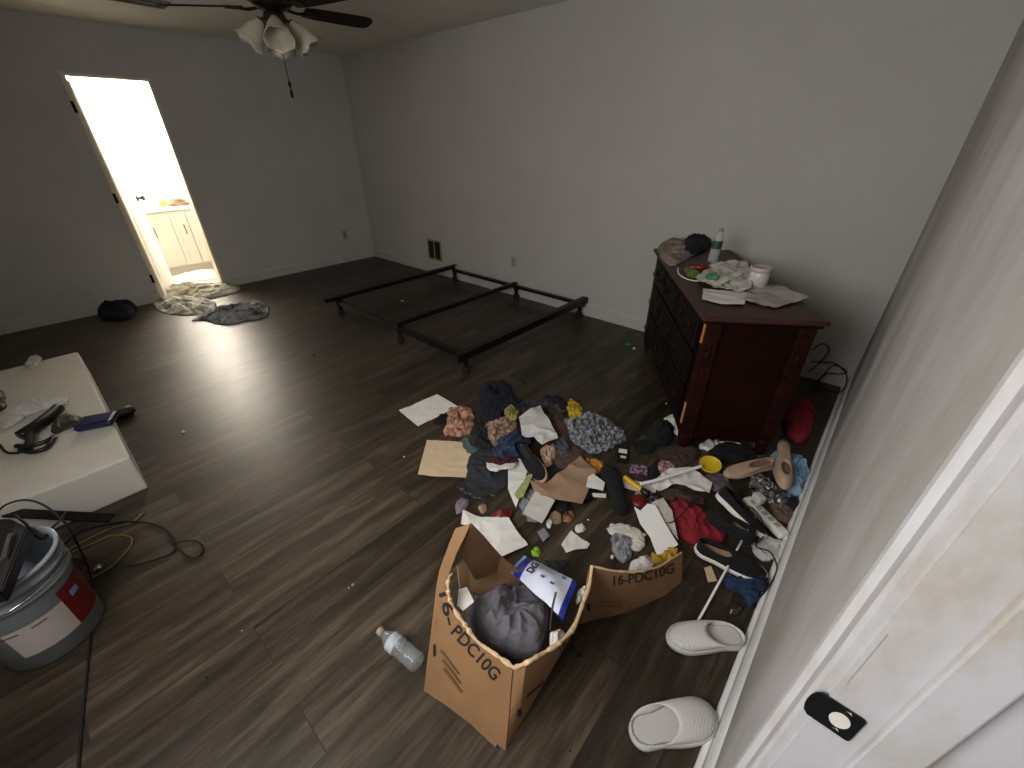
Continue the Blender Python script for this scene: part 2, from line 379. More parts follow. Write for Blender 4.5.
ex=bmesh.ops.extrude_face_region(bm,geom=[f]); bmesh.ops.translate(bm,verts=[v for v in ex['geom'] if isinstance(v,bmesh.types.BMVert)],vec=(0,-.0004,0))
obj('latch_hole',bm,M_paper2,t,label='pale latch hole')
for s in (-1,1):
    bm=B(); lathe(bm,[(.0035,0),(.003,.001),(.001,.0012)],M_to((.006,-.0024,s*.018),(0,-1,0)),12); obj('screw',bm,M_chrome,t)
# ------------------------------------------------------------------ bathroom door, jamb, room behind
bm=B(); rect(bm,XL-WT,XL,D0-.022,D0,0,DH+.022); box(bm,(XL+.006,D0-.019,(DH+.03)/2),(.012,.038,DH+.03),bev=.002); rect(bm,XL-WT,XL+.012,D1,D1+.022,0,DH+.022); rect(bm,XL-WT,XL+.012,D0,D1,DH,DH+.022)
struct('trim_3',bm,M_cream)
BX=-8.0
struct('floor',rect(B(),BX,XL-.0,-.2,2.3,-.1,.0005),M_tile)
bm=B(); rect(bm,BX-.1,BX,-.3,2.4,0,CZ); rect(bm,BX,XL-WT,2.3,2.4,0,CZ); rect(bm,BX,XL-WT,-.3,-.2,0,CZ)
struct('wall_bathroom',bm,M_white)
hp=V((XL-WT+.02,D0+.01,0)); fe=V((-6.5,.978,0)); ang=math.atan2(fe.y-hp.y,fe.x-hp.x); dl=(fe-hp).length
d=thing('door_1',None,None,tuple(hp),ang,kind='structure')
bm=B(); box(bm,(dl/2,0,1.01),(dl,.035,1.99),bev=.003)
for z0,z1 in ((.2,.85),(1.0,1.55),(1.65,1.9)):
    for s in (-1,1): box(bm,(dl/2,s*.0175,(z0+z1)/2),(dl-.2,.006,z1-z0),bev=.002)
obj('door_panel',bm,M_white,d)
for s in (-1,1):
    bm=B(); lathe(bm,[(.03,0),(.03,.006),(.012,.01),(.012,.035),(.026,.045),(.029,.058),(.02,.07),(.004,.073)],M_to((dl-.06,s*.0175,.99),(0,s,0)),20); obj('door_knob',bm,M_nickel,d,smooth=True)
bm=B(); box(bm,(dl+.002,0,1.38),(.004,.037,1.0)); obj('edge_strip',bm,M_nickel,d,label='dark strip on the free edge')
for z in (.25,1.05,1.8):
    bm=B(); q_=_par[d.name].inverted()@V((XL+.014,D0-.030,z)); cyl(bm,q_-V((0,0,.045)),q_+V((0,0,.045)),.006); box(bm,q_+V((-.008,.006,0)),(.006,.018,.088)); obj('hinge',bm,M_brass,d)
VX=-6.95
v=thing('vanity_cabinet','white bathroom vanity cabinet with doors and drawers under the counter','vanity',(VX-.26,1.3,0))
vy0,vy1=-.2,.9
def vb(y0,y1,z0,z1,d=.018,x=.262): 
    bm=B(); box(bm,(x,(y0+y1)/2,(z0+z1)/2),(d,y1-y0-.006,z1-z0-.006),bev=.003)
    box(bm,(x+d/2+.001,(y0+y1)/2,(z0+z1)/2),(.006,y1-y0-.1,z1-z0-.08 if z1-z0>.2 else (z1-z0)*.5),bev=.002); return bm
bm=B(); box(bm,(0,.25,.44),(.51,1.3,.68)); box(bm,(-.03,.25,.05),(.45,1.28,.1)); M_white2=mat('vanity_paint',(196,190,178),.5,.05); obj('cabinet_body',bm,M_white2,v)
y_l=-.38
cols=[(-.27,-.02),(-.02,.15)]
for i,(a,b) in enumerate(cols):
    dd=obj('cabinet_door',vb(a,b,.11,.76),M_white2,v)
    yy=a+.05 if i==0 else b-.05
    bm=B(); tube(bm,[(.272,yy,.60),(.295,yy,.60),(.297,yy,.55),(.295,yy,.50),(.272,yy,.50)],.005,6); obj('door_handle',bm,M_nickel,dd)
for z0,z1 in ((.56,.76),(.34,.56),(.11,.34)):
    dd=obj('drawer',vb(.16,.60,z0,z1),M_white2,v)
    bm=B(); lathe(bm,[(.006,0),(.006,.012),(.014,.016),(.014,.024),(.004,.027)],M_to((.272,.27,(z0+z1)/2),(1,0,0)),14); obj('drawer_knob',bm,M_nickel,dd)
bm=B(); box(bm,(VX-.255,1.55,.80),(.56,1.34,.035),bev=.005); box(bm,(VX-.52,1.55,.86),(.02,1.34,.1),bev=.003)
tag(obj('countertop',bm,M_white),'white vanity countertop with low backsplash in the bathroom','countertop')
bm=B(); box(bm,(BX+.01,1.15,1.86),(.012,2.0,.92)); o=struct('glow_panel',bm,emat('panel_glow',(1,.90,.76,1),46))  # glowing panel added above the vanity to whiten the doorway and floor reflection
bm=B()
for y in (.14,1.15,2.16): box(bm,(BX+.02,y,1.86),(.03,.03,.96))
for z in (1.39,2.33): box(bm,(BX+.02,1.15,z),(.03,2.05,.03))
struct('panel_frame',bm,M_white,o)  # frame bars around the added glowing panel
p=onx(163,204,VX-.08); bm=B(); bmesh.ops.create_icosphere(bm,subdivisions=3,radius=.045,matrix=Matrix.Translation((p.x,p.y,.862)))
for q in bm.verts: q.co+=V((0,0,1))*.006*nz(q.co,30)
tag(obj('scrub_puff',bm,M_lime,smooth=True),'small green bath puff on the bathroom counter','bath puff')
pc=onx(178,199,VX-.15)
bm=mound_bm([V((pc.x+dx,pc.y+dy,.818)) for dx,dy in ((-.1,-.12),(.05,-.13),(.1,-.02),(.08,.1),(-.05,.13),(-.12,.02))],.08,4,14)
tag(obj('wash_cloth',bm,mat('brown_cloth',(120,96,70),.9,.3),smooth=True),'crumpled brown wash cloth on the bathroom counter','cloth')
mound('bath_towel','white crumpled towel on the bathroom floor inside the doorway','towel',[(170,281),(178,276),(194,272),(212,270),(217,274),(219,279),(200,281),(180,284)],M_wcloth,.05,0,3,9)
# ------------------------------------------------------------------ wall fittings
def fitting_xf(p,nrm):  # local x along wall, z up, y out of the wall
    n=V(nrm); return Matrix.Translation(V(p))@Matrix(((n.y,n.x,0,0),(-n.x,n.y,0,0),(0,0,1,0),(0,0,0,1)))
def outlet(label,p,nrm):
    n=V(nrm); t=thing('wall_outlet',label,'outlet',tuple(p),math.atan2(n.y,n.x)+PI/2)
    # local -y points out of the wall
    bm=B(); box(bm,(0,-.003,0),(.072,.006,.115),bev=.002); obj('cover_plate',bm,mat('outlet_plastic',(170,160,144),.5,.05),t)
    for s in (-1,1):
        bm=B(); box(bm,(0,-.007,s*.02),(.033,.003,.027),bev=.001); k=obj('socket',bm,mat('socket_plastic',(140,132,118),.5,.05),t)
        bm=B(); box(bm,(-.007,-.009,s*.02),(.003,.001,.009)); box(bm,(.007,-.009,s*.02),(.003,.001,.009)); obj('slot',bm,M_dark,k)
outlet('almond wall outlet on the back wall above the bed frame',(-3.03,YB,.37),(0,-1,0))
outlet('almond wall outlet on the left wall beside the room corner',(XL,3.02,.37),(1,0,0))
t=thing('wall_register','rectangular metal air register low on the back wall behind the bed frame','air vent',(-4.39,YB,.17))
bm=B(); 
for a in ((0,.012,.27,.02),(0,.252,.27,.02)): box(bm,(a[0],-.006,a[1]),(a[2],.012,a[3]),bev=.002)
for s in (-1,1): box(bm,(s*.126,-.006,.132),(.02,.012,.26),bev=.002)
box(bm,(0.0,-.006,.132),(.018,.010,.24)); obj('frame',bm,M_steel,t)
bm=B(); box(bm,(0,-.002,.132),(.24,.003,.23)); obj('duct_opening',bm,M_dark,t)
bm=B()
for k in range(11): box(bm,(0,-.007,.035+k*.0195),(.235,.004,.003),rot=rxyz(.6,0,0))
obj('louver',bm,mat('louver_dark',(66,58,48),.6,.2),t)
t=thing('ceiling_register','slatted air register on the ceiling beside the fan','air vent',(-4.80,1.20,CZ),R(90))
bm=B()
for s in (-1,1): box(bm,(s*.19,0,-.006),(.025,.21,.012),bev=.002); box(bm,(0,s*.095,-.006),(.40,.025,.012),bev=.002)
box(bm,(0,0,-.006),(.36,.02,.011)); obj('frame',bm,mat('vent_paint',(120,112,98),.6,.1),t)
bm=B(); box(bm,(0,0,-.0015),(.36,.18,.002)); obj('duct_opening',bm,M_dark,t)
bm=B()
for k in range(16): box(bm,(-.165+k*.022,0,-.006),(.003,.17,.01),rot=rxyz(0,.6,0))
obj('louver',bm,mat('vent_slat',(96,88,76),.6,.1),t)
# ------------------------------------------------------------------ ceiling fan
fc=V((-3.008,1.39,0)); 
t=thing('ceiling_fan','dark five bladed ceiling fan with frosted tulip glass lights','ceiling fan',(fc.x,fc.y,CZ))
bm=B(); lathe(bm,[(.03,-.06),(.06,-.04),(.07,0)],seg=28); cyl(bm,(0,0,-.16),(0,0,-.04),.012); obj('canopy',bm,M_nickel,t,smooth=True)
bm=B(); lathe(bm,[(.03,-.14),(.085,-.155),(.11,-.19),(.115,-.235),(.10,-.265),(.07,-.285),(.03,-.29)],seg=36); obj('motor_housing',bm,M_nickel,t,smooth=True)
bm=B(); lathe(bm,[(.03,-.28),(.055,-.30),(.06,-.33),(.045,-.355),(.02,-.37),(.008,-.385),(.001,-.39)],seg=28); obj('light_fitter',bm,M_nickel,t,smooth=True)
bl=None
for k in range(5):
    a=R(84+72*k)
    if bl is None:
        bm=B(); prof=[(.17,.045),(.22,.056),(.40,.064),(.52,.066),(.565,.058),(.585,.03)]
        n=len(prof); ring=[bm.verts.new((x,y,0)) for x,y in prof]+[bm.verts.new((x,-y,0)) for x,y in reversed(prof)]
        f=bm.faces.new(ring); ex=bmesh.ops.extrude_face_region(bm,geom=[f]); bmesh.ops.translate(bm,verts=[q for q in ex['geom'] if isinstance(q,bmesh.types.BMVert)],vec=(0,0,.006))
        bmesh.ops.transform(bm,matrix=Matrix.Rotation(R(-13),4,'X'),verts=bm.verts)
        bl=obj('blade',bm,M_blade,t); bl.location=(0,0,-.275); bl.rotation_euler=(0,0,a)
        bm=B(); tube(bm,[(.08,0,.0),(.13,.0,-.008),(.17,0,-.004),(.22,0,-.001)],.008,6); box(bm,(.205,0,-.004),(.07,.07,.006),rot=rxyz(R(-13),0,0),bev=.003); br=obj('blade_bracket',bm,M_brass,bl)
    else:
        c=bl.copy(); col.objects.link(c); c.rotation_euler=(0,0,a); e=br.copy(); col.objects.link(e); e.parent=c
sh=None
for k in range(4):
    a=R(-25+90*k)
    if sh is None:
        bm=B(); lathe(bm,[(.018,0),(.024,.012),(.034,.03),(.046,.06),(.052,.085),(.057,.10),(.066,.112),(.063,.112),(.054,.10),(.049,.085),(.043,.06),(.03,.03),(.014,.004)],seg=32,cap=False)
        for q in bm.verts:
            if q.co.z>.09: an=math.atan2(q.co.y,q.co.x); q.co.z+=.006*math.cos(an*6)*(q.co.z-.09)/.02
        bmesh.ops.transform(bm,matrix=Matrix.Translation((.075,0,-.335))@Matrix.Rotation(R(140),4,'Y')@Matrix.Scale(1.2,4),verts=bm.verts)
        sh=obj('glass_shade',bm,M_glass,t,smooth=True); sh.rotation_euler=(0,0,a)
        bm=B(); tube(bm,[(.03,0,-.325),(.055,0,-.322),(.078,0,-.338)],.008,8); cyl(bm,(.07,0,-.33),(.085,0,-.345),.02); ar=obj('lamp_arm',bm,M_nickel,sh,smooth=True)
    else:
        c=sh.copy(); col.objects.link(c); c.rotation_euler=(0,0,a); e=ar.copy(); col.objects.link(e); e.parent=c
bm=B(); cyl(bm,(0,0,-.60),(0,0,-.38),.0022,seg=8)
for k in range(22): bmesh.ops.create_icosphere(bm,subdivisions=1,radius=.0035,matrix=Matrix.Translation((0,0,-.385-k*.01)))
ch=obj('pull_chain',bm,M_brass,t)
bm=B(); lathe(bm,[(.002,-.60),(.008,-.612),(.009,-.625),(.004,-.635),(.004,-.648),(.009,-.66),(.009,-.678),(.002,-.69)],seg=14); obj('pull_fob',bm,M_blade,ch,smooth=True)
# ------------------------------------------------------------------ bed frame
x0,x1,y0,y1=-4.00,-2.045,1.81,3.37; zt=.18
t=thing('bed_frame','black metal bed frame without a mattress standing near the back wall','bed frame',((x0+x1)/2,(y0+y1)/2,0))
ox,oy=(x0+x1)/2,(y0+y1)/2
def angle_iron(a,b,side,w=.036):
    a,b=V(a),V(b); d=(b-a).normalized(); s=V((-d.y,d.x,0))*side; bm=B()
    L=(b-a).length; c=(a+b)/2; ang=math.atan2(d.y,d.x)
    box(bm,c-V((0,0,w/2)),(L,.004,w),rot=rz(ang)); box(bm,c+s*w/2-V((0,0,.002)),(L,w,.004),rot=rz(ang)); return bm
for x,s in ((x0,-1),(x1,1)):
    o=obj('side_rail',angle_iron((x,y0-.1,zt+.012),(x,y1+.05,zt+.012),s,.056),M_black,t,world=True)
for y,s in ((y0,1),(y1,-1)): obj('cross_rail',angle_iron((x0,y,zt-.028),(x1,y,zt-.028),s,.042),M_black,t,world=True)
xc=-2.93
obj('center_rail',angle_iron((xc,y0,zt-.0),(xc,y1,zt-.0),1,.036),M_black,t,world=True)
for x,y,sx,sy in ((x0,y0,1,1),(x1,y0,-1,1),(x0,y1,1,-1),(x1,y1,-1,-1),(xc,y0,0,1),(xc,y1,0,-1)):
    X=x+sx*.05; Y=y+sy*.012; bm=B()
    lathe(bm,[(.016,.05),(.018,.07),(.026,.12),(.03,.145),(.024,.15)],Matrix.Translation((X,Y,0)),12)
    box(bm,(X,Y,.138),(.07,.05,.008),bev=.002)
    o=obj('leg',bm,M_black,t,world=True)
    bm=B(); lathe(bm,[(.014,.056),(.028,.048),(.032,.02),(.03,.001),(.01,.0005)],Matrix.Translation((X,Y,0)),16); obj('foot',bm,M_rubber,o,world=True)
# ------------------------------------------------------------------ dresser
DL,DW,DHt=1.43,.555,.812
dn=V((-.535,1.935,0)); da=R(124)  # long axis direction
ux=V((math.cos(da),math.sin(da),0)); 
# local frame: x along the long axis (near end -> far end), y towards the drawers' front is +y (left of x) 
t=thing('dresser','dark cherry wood dresser with carved corners and cluttered top','dresser',tuple(dn-V((0,0,0))+ux.cross(V((0,0,1)))*(DW/2)+ux*(DL/2)),da)
hx,hy=DL/2,DW/2
bm=B(); box(bm,(0,0,DHt-.012),(DL,DW,.024),bev=.008); obj('top',bm,M_woodtop,t)
bm=B(); box(bm,(0,0,DHt-.033),(DL-.03,DW-.03,.018),bev=.006); obj('top_moulding',bm,M_wood2,t)
ex_,ey_=hx-.035,hy-.035
bm=B(); box(bm,(0,0,.445),(2*ex_-.03,2*ey_-.02,.70)); obj('carcass',bm,M_wood2,t)
for sx in (-1,1):
    bm=B(); box(bm,(sx*(ex_-.018),0,.45),(.018,2*ey_-.1,.66)); 
    box(bm,(sx*(ex_-.008),0,.775),(.022,2*ey_-.1,.05)); box(bm,(sx*(ex_-.008),0,.125),(.022,2*ey_-.1,.06))
    obj('end_panel',bm,mat('panel_wood',(34,9,6),.5,.4,5,stretch=(1,1,8),spec=.12),t)
    for sy in (-1,1):
        bm=B(); box(bm,(sx*(ex_-.012),sy*(ey_-.035),.455),(.05,.075,.69),bev=.006)
        k=obj('corner_post',bm,M_wood,t)
        bm=B(); lathe(bm,[(.018,0),(.024,.02),(.03,.05),(.036,.09),(.04,.11),(.038,.115)],Matrix.Translation((sx*(ex_-.014),sy*(ey_-.035),0)),16); obj('leg',bm,M_wood,t,smooth=True)
        for z,r in ((.60,.020),(.50,.014),(.655,.012)): 
            bm=B(); bmesh.ops.create_icosphere(bm,subdivisions=2,radius=r,matrix=Matrix.Translation((sx*(ex_+.012),sy*(ey_-.035),z))@Matrix.Diagonal((.35,.8,1.4,1)))
            obj('carving',bm,M_wood,k,smooth=True)
# front: three columns of drawers and a carved middle door
for i in range(3):
    for j in range(3):
        w=(2*ex_-.16)/3; cx=-ex_+.08+w*(i+.5); hh=.21; cz=.16+hh*(j+.5)
        bm=B(); box(bm,(cx,ey_+.004,cz),(w-.02,.024,hh-.02),bev=.006); box(bm,(cx,ey_+.018,cz),(w-.09,.008,hh-.08),bev=.004)
        dd=obj('drawer',bm,M_wood2,t)
        for s in (-1,1):
            bm=B(); X=cx+s*w*.24; lathe(bm,[(.022,0),(.02,.004),(.008,.008)],M_to((X,ey_+.022,cz),(0,1,0)),16)
            tube(bm,[(X-.03,ey_+.027,cz+.004),(X-.032,ey_+.04,cz-.008),(X,ey_+.044,cz-.022),(X+.032,ey_+.04,cz-.008),(X+.03,ey_+.027,cz+.004)],.0035,6)
            obj('drawer_pull',bm,M_brass,dd,smooth=True)
for z_ in (.73,.25): bm=B(); box(bm,(-ex_+.008,ey_+.004,z_),(.02,.006,.13)); obj('worn_edge',bm,M_raw,t,label='bare unstained wood strip')
DT=DHt
def dpt(x,y,z=DT): return at(x,y,z)
mound('towel','beige and grey towel hanging off the far end of the dresser top','towel',[(658,248),(668,241),(688,238),(708,240),(702,250),(690,258),(676,266),(664,262)],mat('taupe_cloth',(150,134,122),.95,.3,12,bump=.5,bs=60),.05,DT,3,10)
mound('folded_shirt','navy cloth crumpled on the towel at the dresser far end','cloth',[(682,246),(690,238),(706,238),(712,244),(702,252),(688,254)],M_navy,.075,DT+.015,8,9,.4)
# small bottle standing
def bottle(name,label,cat,base,axis,Hb,rb,liq,cap,lab=None,group=None):
    t=thing(name,label,cat,tuple(base)); M=M_to((0,0,0),axis)
    bm=B(); pr=[(rb*.5,0),(rb*.92,.002),(rb,.012),(rb,Hb*.3),(rb*.95,Hb*.36),(rb,Hb*.42),(rb,Hb*.68),(rb*.85,Hb*.76),(rb*.5,Hb*.86),(rb*.4,Hb*.9),(rb*.4,Hb*.93)]
    lathe(bm,pr,M,24); obj('bottle_body',bm,liq,t,smooth=True)
    bm=B(); lathe(bm,[(rb*.46,Hb*.915),(rb*.46,Hb),(rb*.4,Hb*1.005)],M,18); obj('cap',bm,cap,t,smooth=True)
    if lab: bm=B(); lathe(bm,[(rb*1.012,Hb*.42),(rb*1.012,Hb*.66)],M,24,cap=False); obj('bottle_label',bm,lab,t,smooth=True)
    return t
bottle('water_bottle','clear plastic bottle with green label standing on the dresser','bottle',dpt(712,262),(.05,0,1),.215,.032,mat('bottle_plastic',(200,206,204),.12,.05,alpha=.5,spec=1),mat('grey_cap',(150,146,140),.5,.1),mat('green_label',(36,76,48),.5,.1))
t=thing('plastic_jar','white plastic jar with loose lid at the dresser back edge','jar',tuple(dpt(756,287)))
bm=B(); lathe(bm,[(.04,0),(.049,.005),(.05,.082),(.045,.09)],seg=28); obj('jar_body',bm,mat('jar_plastic',(196,188,186),.35,.06),t,smooth=True)
bm=B(); lathe(bm,[(.049,.088),(.055,.09),(.055,.11),(.05,.114),(.047,.11)],seg=28); obj('jar_lid',bm,mat('jar_lid_plastic',(186,172,166),.4,.08),t,smooth=True)
sheet('paper_sheet','white papers stacked at the dresser near front corner, lowest','paper',[(702,300),(703,289),(747,293),(744,306),(722,305)],M_paper,DT+.004,.004,3)
sheet('newspaper_page','crumpled grey page spread at the dresser near end','paper',[(742,301),(748,289),(777,286),(808,300),(775,309)],mat('grey_page',(176,170,164),.85,.2,12),DT+.003,.008,5)
sheet('plastic_bag','pale translucent plastic bag across the middle of the dresser top','bag',[(695,280),(712,266),(745,264),(752,275),(750,292),(714,292)],mat('bag_white',(196,190,180),.4,.15,14,bump=.7,bs=40),DT+.014,.014,8,fs=20)
sheet('receipt_strip','rolled white leaflet lying on the plastic bag on the dresser','leaflet',[(712,284),(738,272),(742,275),(716,288)],M_paper,DT+.04,.004,3)
t=thing('green_cup','small teal plastic tub lying by the dresser front edge','tub',tuple(dpt(707,284)))
bm=B(); lathe(bm,[(.022,0),(.026,.012),(.03,.045),(.032,.047),(.03,.049)],M_to((-.01,0,.03),(1,.7,.1)),20); obj('tub_wall',bm,M_green,t,smooth=True)
bottle('sauce_bottle','small red bottle lying among the cloths on the dresser','bottle',dpt(690,267,DT+.028),(1,.35,.06),.11,.022,M_redp,M_redp)
tube_bm=tube(B(),[dpt(678,268,DT+.02),dpt(679,274,DT+.012),dpt(687,279,DT+.012),dpt(697,281,DT+.012),dpt(699,279,DT+.02)],.004,6)
tag(obj('hanger_hook',tube_bm,M_wcloth,smooth=True),'curled white plastic strap at the dresser front edge','strap')
mound('lime_wrapper','lime green snack wrapper beside the white strap on dresser','wrapper',[(684,270),(692,268),(699,272),(698,278),(688,277)],mat('olive_lime',(110,130,50),.5,.4,30),.025,DT+.003,5,25)
# ------------------------------------------------------------------ shoes
def foot(u,W,pointy=.5):
    # half widths left/right along the foot, u 0 heel .. 1 toe
    w=(.36*math.sqrt(max(0,1-((u-.14)/.14)**2)) if u<.14 else (.36+.0*u if u<.3 else .36+.13*math.sin(min((u-.3)/.42,1)*PI/2) if u<.72 else .49*math.sqrt(max(0,1-((u-.72)/.28)**2))))
    return w*W
def outline(L,W,n=22):
    us=[.5-.5*math.cos(PI*i/n) for i in range(n+1)]
    P=[V((u*L, foot(u,W)*1.0-.03*W*math.sin(u*PI),0)) for u in us]+[V((u*L,-foot(u,W)*1.0-.03*W*math.sin(u*PI),0)) for u in reversed(us[1:-1])]
    return P
def shoe(name,label,cat,heel,toe,L=None,W=None,sole=M_sole,up=M_knit,ins=M_tan,st=.024,hc=.05,cc=.27,cl=.23,cw=.27,roll=0,lift=0,heelz=None,group=None,soleh=None):
    a,b=V(heel),V(toe); d=b-a; Lr=d.length if L is None else L; W=W or Lr*.38
    t=thing(name,label,cat,tuple(a),math.atan2(d.y,d.x),group)
    _par[t.name]=xf(a,math.atan2(d.y,d.x))
    O=outline(Lr,W); N=len(O); X=Matrix.Rotation(roll,4,'X')@Matrix.Translation((0,0,0))
    def fin(bm): 
        bmesh.ops.transform(bm,matrix=X,verts=bm.verts); return bm
    bm=B(); pr=[(.94,0),(1.0,.004),(1.02,st*.5),(1.0,st),(.9,st)]
    rings=[[bm.verts.new((Lr/2+(p.x-Lr/2)*k,p.y*k,z+ (.006 if p.x>Lr*.85 and z==0 else 0))) for p in O] for k,z in pr]
    for r0,r1 in zip(rings,rings[1:]):
        for i in range(N): bm.faces.new((r0[i],r0[(i+1)%N],r1[(i+1)%N],r1[i]))
    bm.faces.new(rings[0]); bm.faces.new(rings[-1]); obj('sole',fin(bm),sole,t,smooth=True)
    bm=B(); C=[V((Lr*cc+cl*Lr*math.cos(PI-2*PI*i/N),cw*W*math.sin(PI-2*PI*i/N)*1.0,0)) for i in range(N)]
    # match start: outline index 0 is the heel, going along +y side
    nr=9; rings=[]
    for k in range(nr+1):
        s=k/nr; ring=[]
        for i in range(N):
            p=O[i]*1; p=V((Lr/2+(p.x-Lr/2)*.97,p.y*.96,0)); q=p.lerp(C[i],s**1.15)
            u=q.x/Lr
            hz=hc*(.55+.45*math.cos((C[i].x/Lr-.0)*PI*.9)**2) if heelz is None else hc*min(1,heelz+(1-heelz)*max(0,(C[i].x/Lr-(cc-cl))/(2*cl)))
            z=st+hz*math.sin(min(s*1.12,1)*PI/2)**.75
            ring.append(bm.verts.new((q.x,q.y,z)))
        rings.append(ring)
    for r0,r1 in zip(rings,rings[1:]):
        for i in range(N): bm.faces.new((r0[i],r0[(i+1)%N],r1[(i+1)%N],r1[i]))
    thick(bm,.003); obj('upper',fin(bm),up,t,smooth=True)
    bm=B(); r=[bm.verts.new((Lr/2+(p.x-Lr/2)*.9,p.y*.86,st+.004)) for p in O]; f=bm.faces.new(r)
    ex=bmesh.ops.extrude_face_region(bm,geom=[f]); bmesh.ops.translate(bm,verts=[q for q in ex['geom'] if isinstance(q,bmesh.types.BMVert)],vec=(0,0,-.003))
    obj('insole',fin(bm),ins,t); return t
# the pair of white slippers
shoe('slipper','white woven slipper by the baseboard, the one nearer the pile','slipper',at(741,641),at(666,642),W=.105,sole=M_shell,up=M_mesh,ins=M_shell,st=.03,hc=.035,cc=.25,cl=.26,cw=.42,heelz=.12,group='pair of white slippers')
shoe('slipper','white woven slipper with wide smooth footbed, nearest the doorway','slipper',at(630,738),at(713,716),W=.115,sole=M_shell,up=M_mesh,ins=M_shell,st=.03,hc=.035,cc=.25,cl=.26,cw=.44,heelz=.12,group='pair of white slippers')
# black slip-ons
shoe('slip_on_shoe','black slip-on shoe with white sole beside the blue jeans','shoe',at(694,549,.01),at(766,579,.01),W=.10,hc=.045,group='black slip-on shoes')
shoe('slip_on_shoe','black slip-on shoe lying beside the red hat, toe towards the wall','shoe',at(752,545,.04),at(706,515,.04),W=.10,hc=.045,sole=M_knit,roll=.15,group='black slip-on shoes')
shoe('slip_on_shoe','black slip-on shoe with pale sole edge leaning against the power strip','shoe',at(716,496,.04),at(762,541,.03),W=.095,hc=.045,roll=-.5,group='black slip-on shoes')
shoe('black_shoe','black shoe lying sole up beside the white tag card','shoe',at(622,516,.012),at(606,468,.012),W=.105,hc=.04,sole=M_bcloth,up=M_bcloth,ins=M_bcloth,cc=.3,cl=.02,cw=.02)
shoe('loafer','dark loafer with tan lining tipped on its side in the pile','shoe',at(521,447,.04),at(546,482,.04),W=.09,hc=.045,sole=M_tan,up=M_bcloth,ins=M_dgcloth,roll=.6)
shoe('tan_shoe','tan flat shoe lying beside the yellow scoop','shoe',at(772,466,.01),at(724,477,.01),W=.085,hc=.03,sole=M_tan,up=M_tan,ins=mat('tan_inner',(140,112,92),.9,.2))
shoe('tan_shoe','tan sandal with strap standing on the light blue cloth','shoe',at(783,443,.05),at(784,489,.06),W=.08,hc=.035,sole=M_tan,up=M_tan,ins=mat('tan_inner',(140,112,92),.9,.2),cc=.7,cl=.14,cw=.24)
# ------------------------------------------------------------------ cardboard box
def box_panel(grid,t=.005):
    """grid: rows of world points"""
    bm=B(); r=[[bm.verts.new(p) for p in row] for row in grid]
    for a,b in zip(r,r[1:]):
        for i in range(len(a)-1): bm.faces.new((a[i],a[i+1],b[i+1],b[i]))
    bmesh.ops.subdivide_edges(bm,edges=bm.edges[:],cuts=2,use_grid_fill=True)
    for v in bm.verts: v.co+=V((nz(v.co,9,1),nz(v.co,9,2),0))*.004
    return thick(bm,t)
P1=at(506,749); P0=at(425,690); 
eA=(P1-P0).normalized(); nA=V((eA.y,-eA.x,0)); 
if nA.dot(V((0,0,0))-P0)<0: nA=-nA
lean=R(20); nAt=(nA*math.cos(lean)+V((0,0,math.sin(lean)))).normalized(); upA=nAt.cross(eA)
if upA.z<0: upA=-upA
pa=lambda x,y: onplane(x,y,P0,nAt)
cb=thing('cardboard_box','torn open cardboard moving box printed 16-PDC10G, filled with cloth','cardboard box',tuple((P0+P1)/2+V((-.1,.25,0))))
rimA=[(514,668),(496,655),(477,641),(465,625),(455,611),(449,597),(448,583)]
botA=[(506,749),(490,737),(473,724),(458,713),(446,704),(435,697),(425,690)]
mid=lambda a,b,t:(a[0]+(b[0]-a[0])*t,a[1]+(b[1]-a[1])*t)
bA=botA+[(429,655),(434,615),(440,575)]; tA=rimA+[(452,566),(461,545),(471,523)]
bA=botA+[(428,660),(433,622),(440,570),(456,528)]; tA=rimA+[(450,574),(455,558),(464,540),(472,523)]
rowsA=[[pa(*mid(b,c,k/3)) for b,c in zip(bA,tA)] for k in range(4)]
pnA=obj('front_panel',box_panel(rowsA),M_card,cb,world=True)
NT_=pa(514,668); P2=at(579,623)
topR=[NT_,at(526,663,.36),at(543,653,.35),at(559,643,.34),at(574,627,.32),at(582,606,.31),at(589,586,.31),at(592,566,.33)]
botR=[P1.lerp(P2,k) for k in (0,.14,.3,.46,.62,.76,.88,1)]
rowsR=[[b.lerp(c,k/3) for b,c in zip(botR,topR)] for k in range(4)]
pnS=obj('side_panel',box_panel(rowsR),M_card,cb,world=True)
P3b=at(680,581,.02); P3t=at(681,553,.15)
topF=[at(592,566,.33),at(616,571,.29),at(642,571,.25),at(660,566,.205),at(671,559,.175),P3t]
botF=[P2,at(600,617,.0),at(625,611,.0),at(648,602,.0),at(664,594,.005),P3b]
pnE=obj('end_panel',box_panel([[b.lerp(c,k/3) for b,c in zip(botF,topF)] for k in range(4)]),M_card,cb,world=True,label='loose side panel folded outwards')
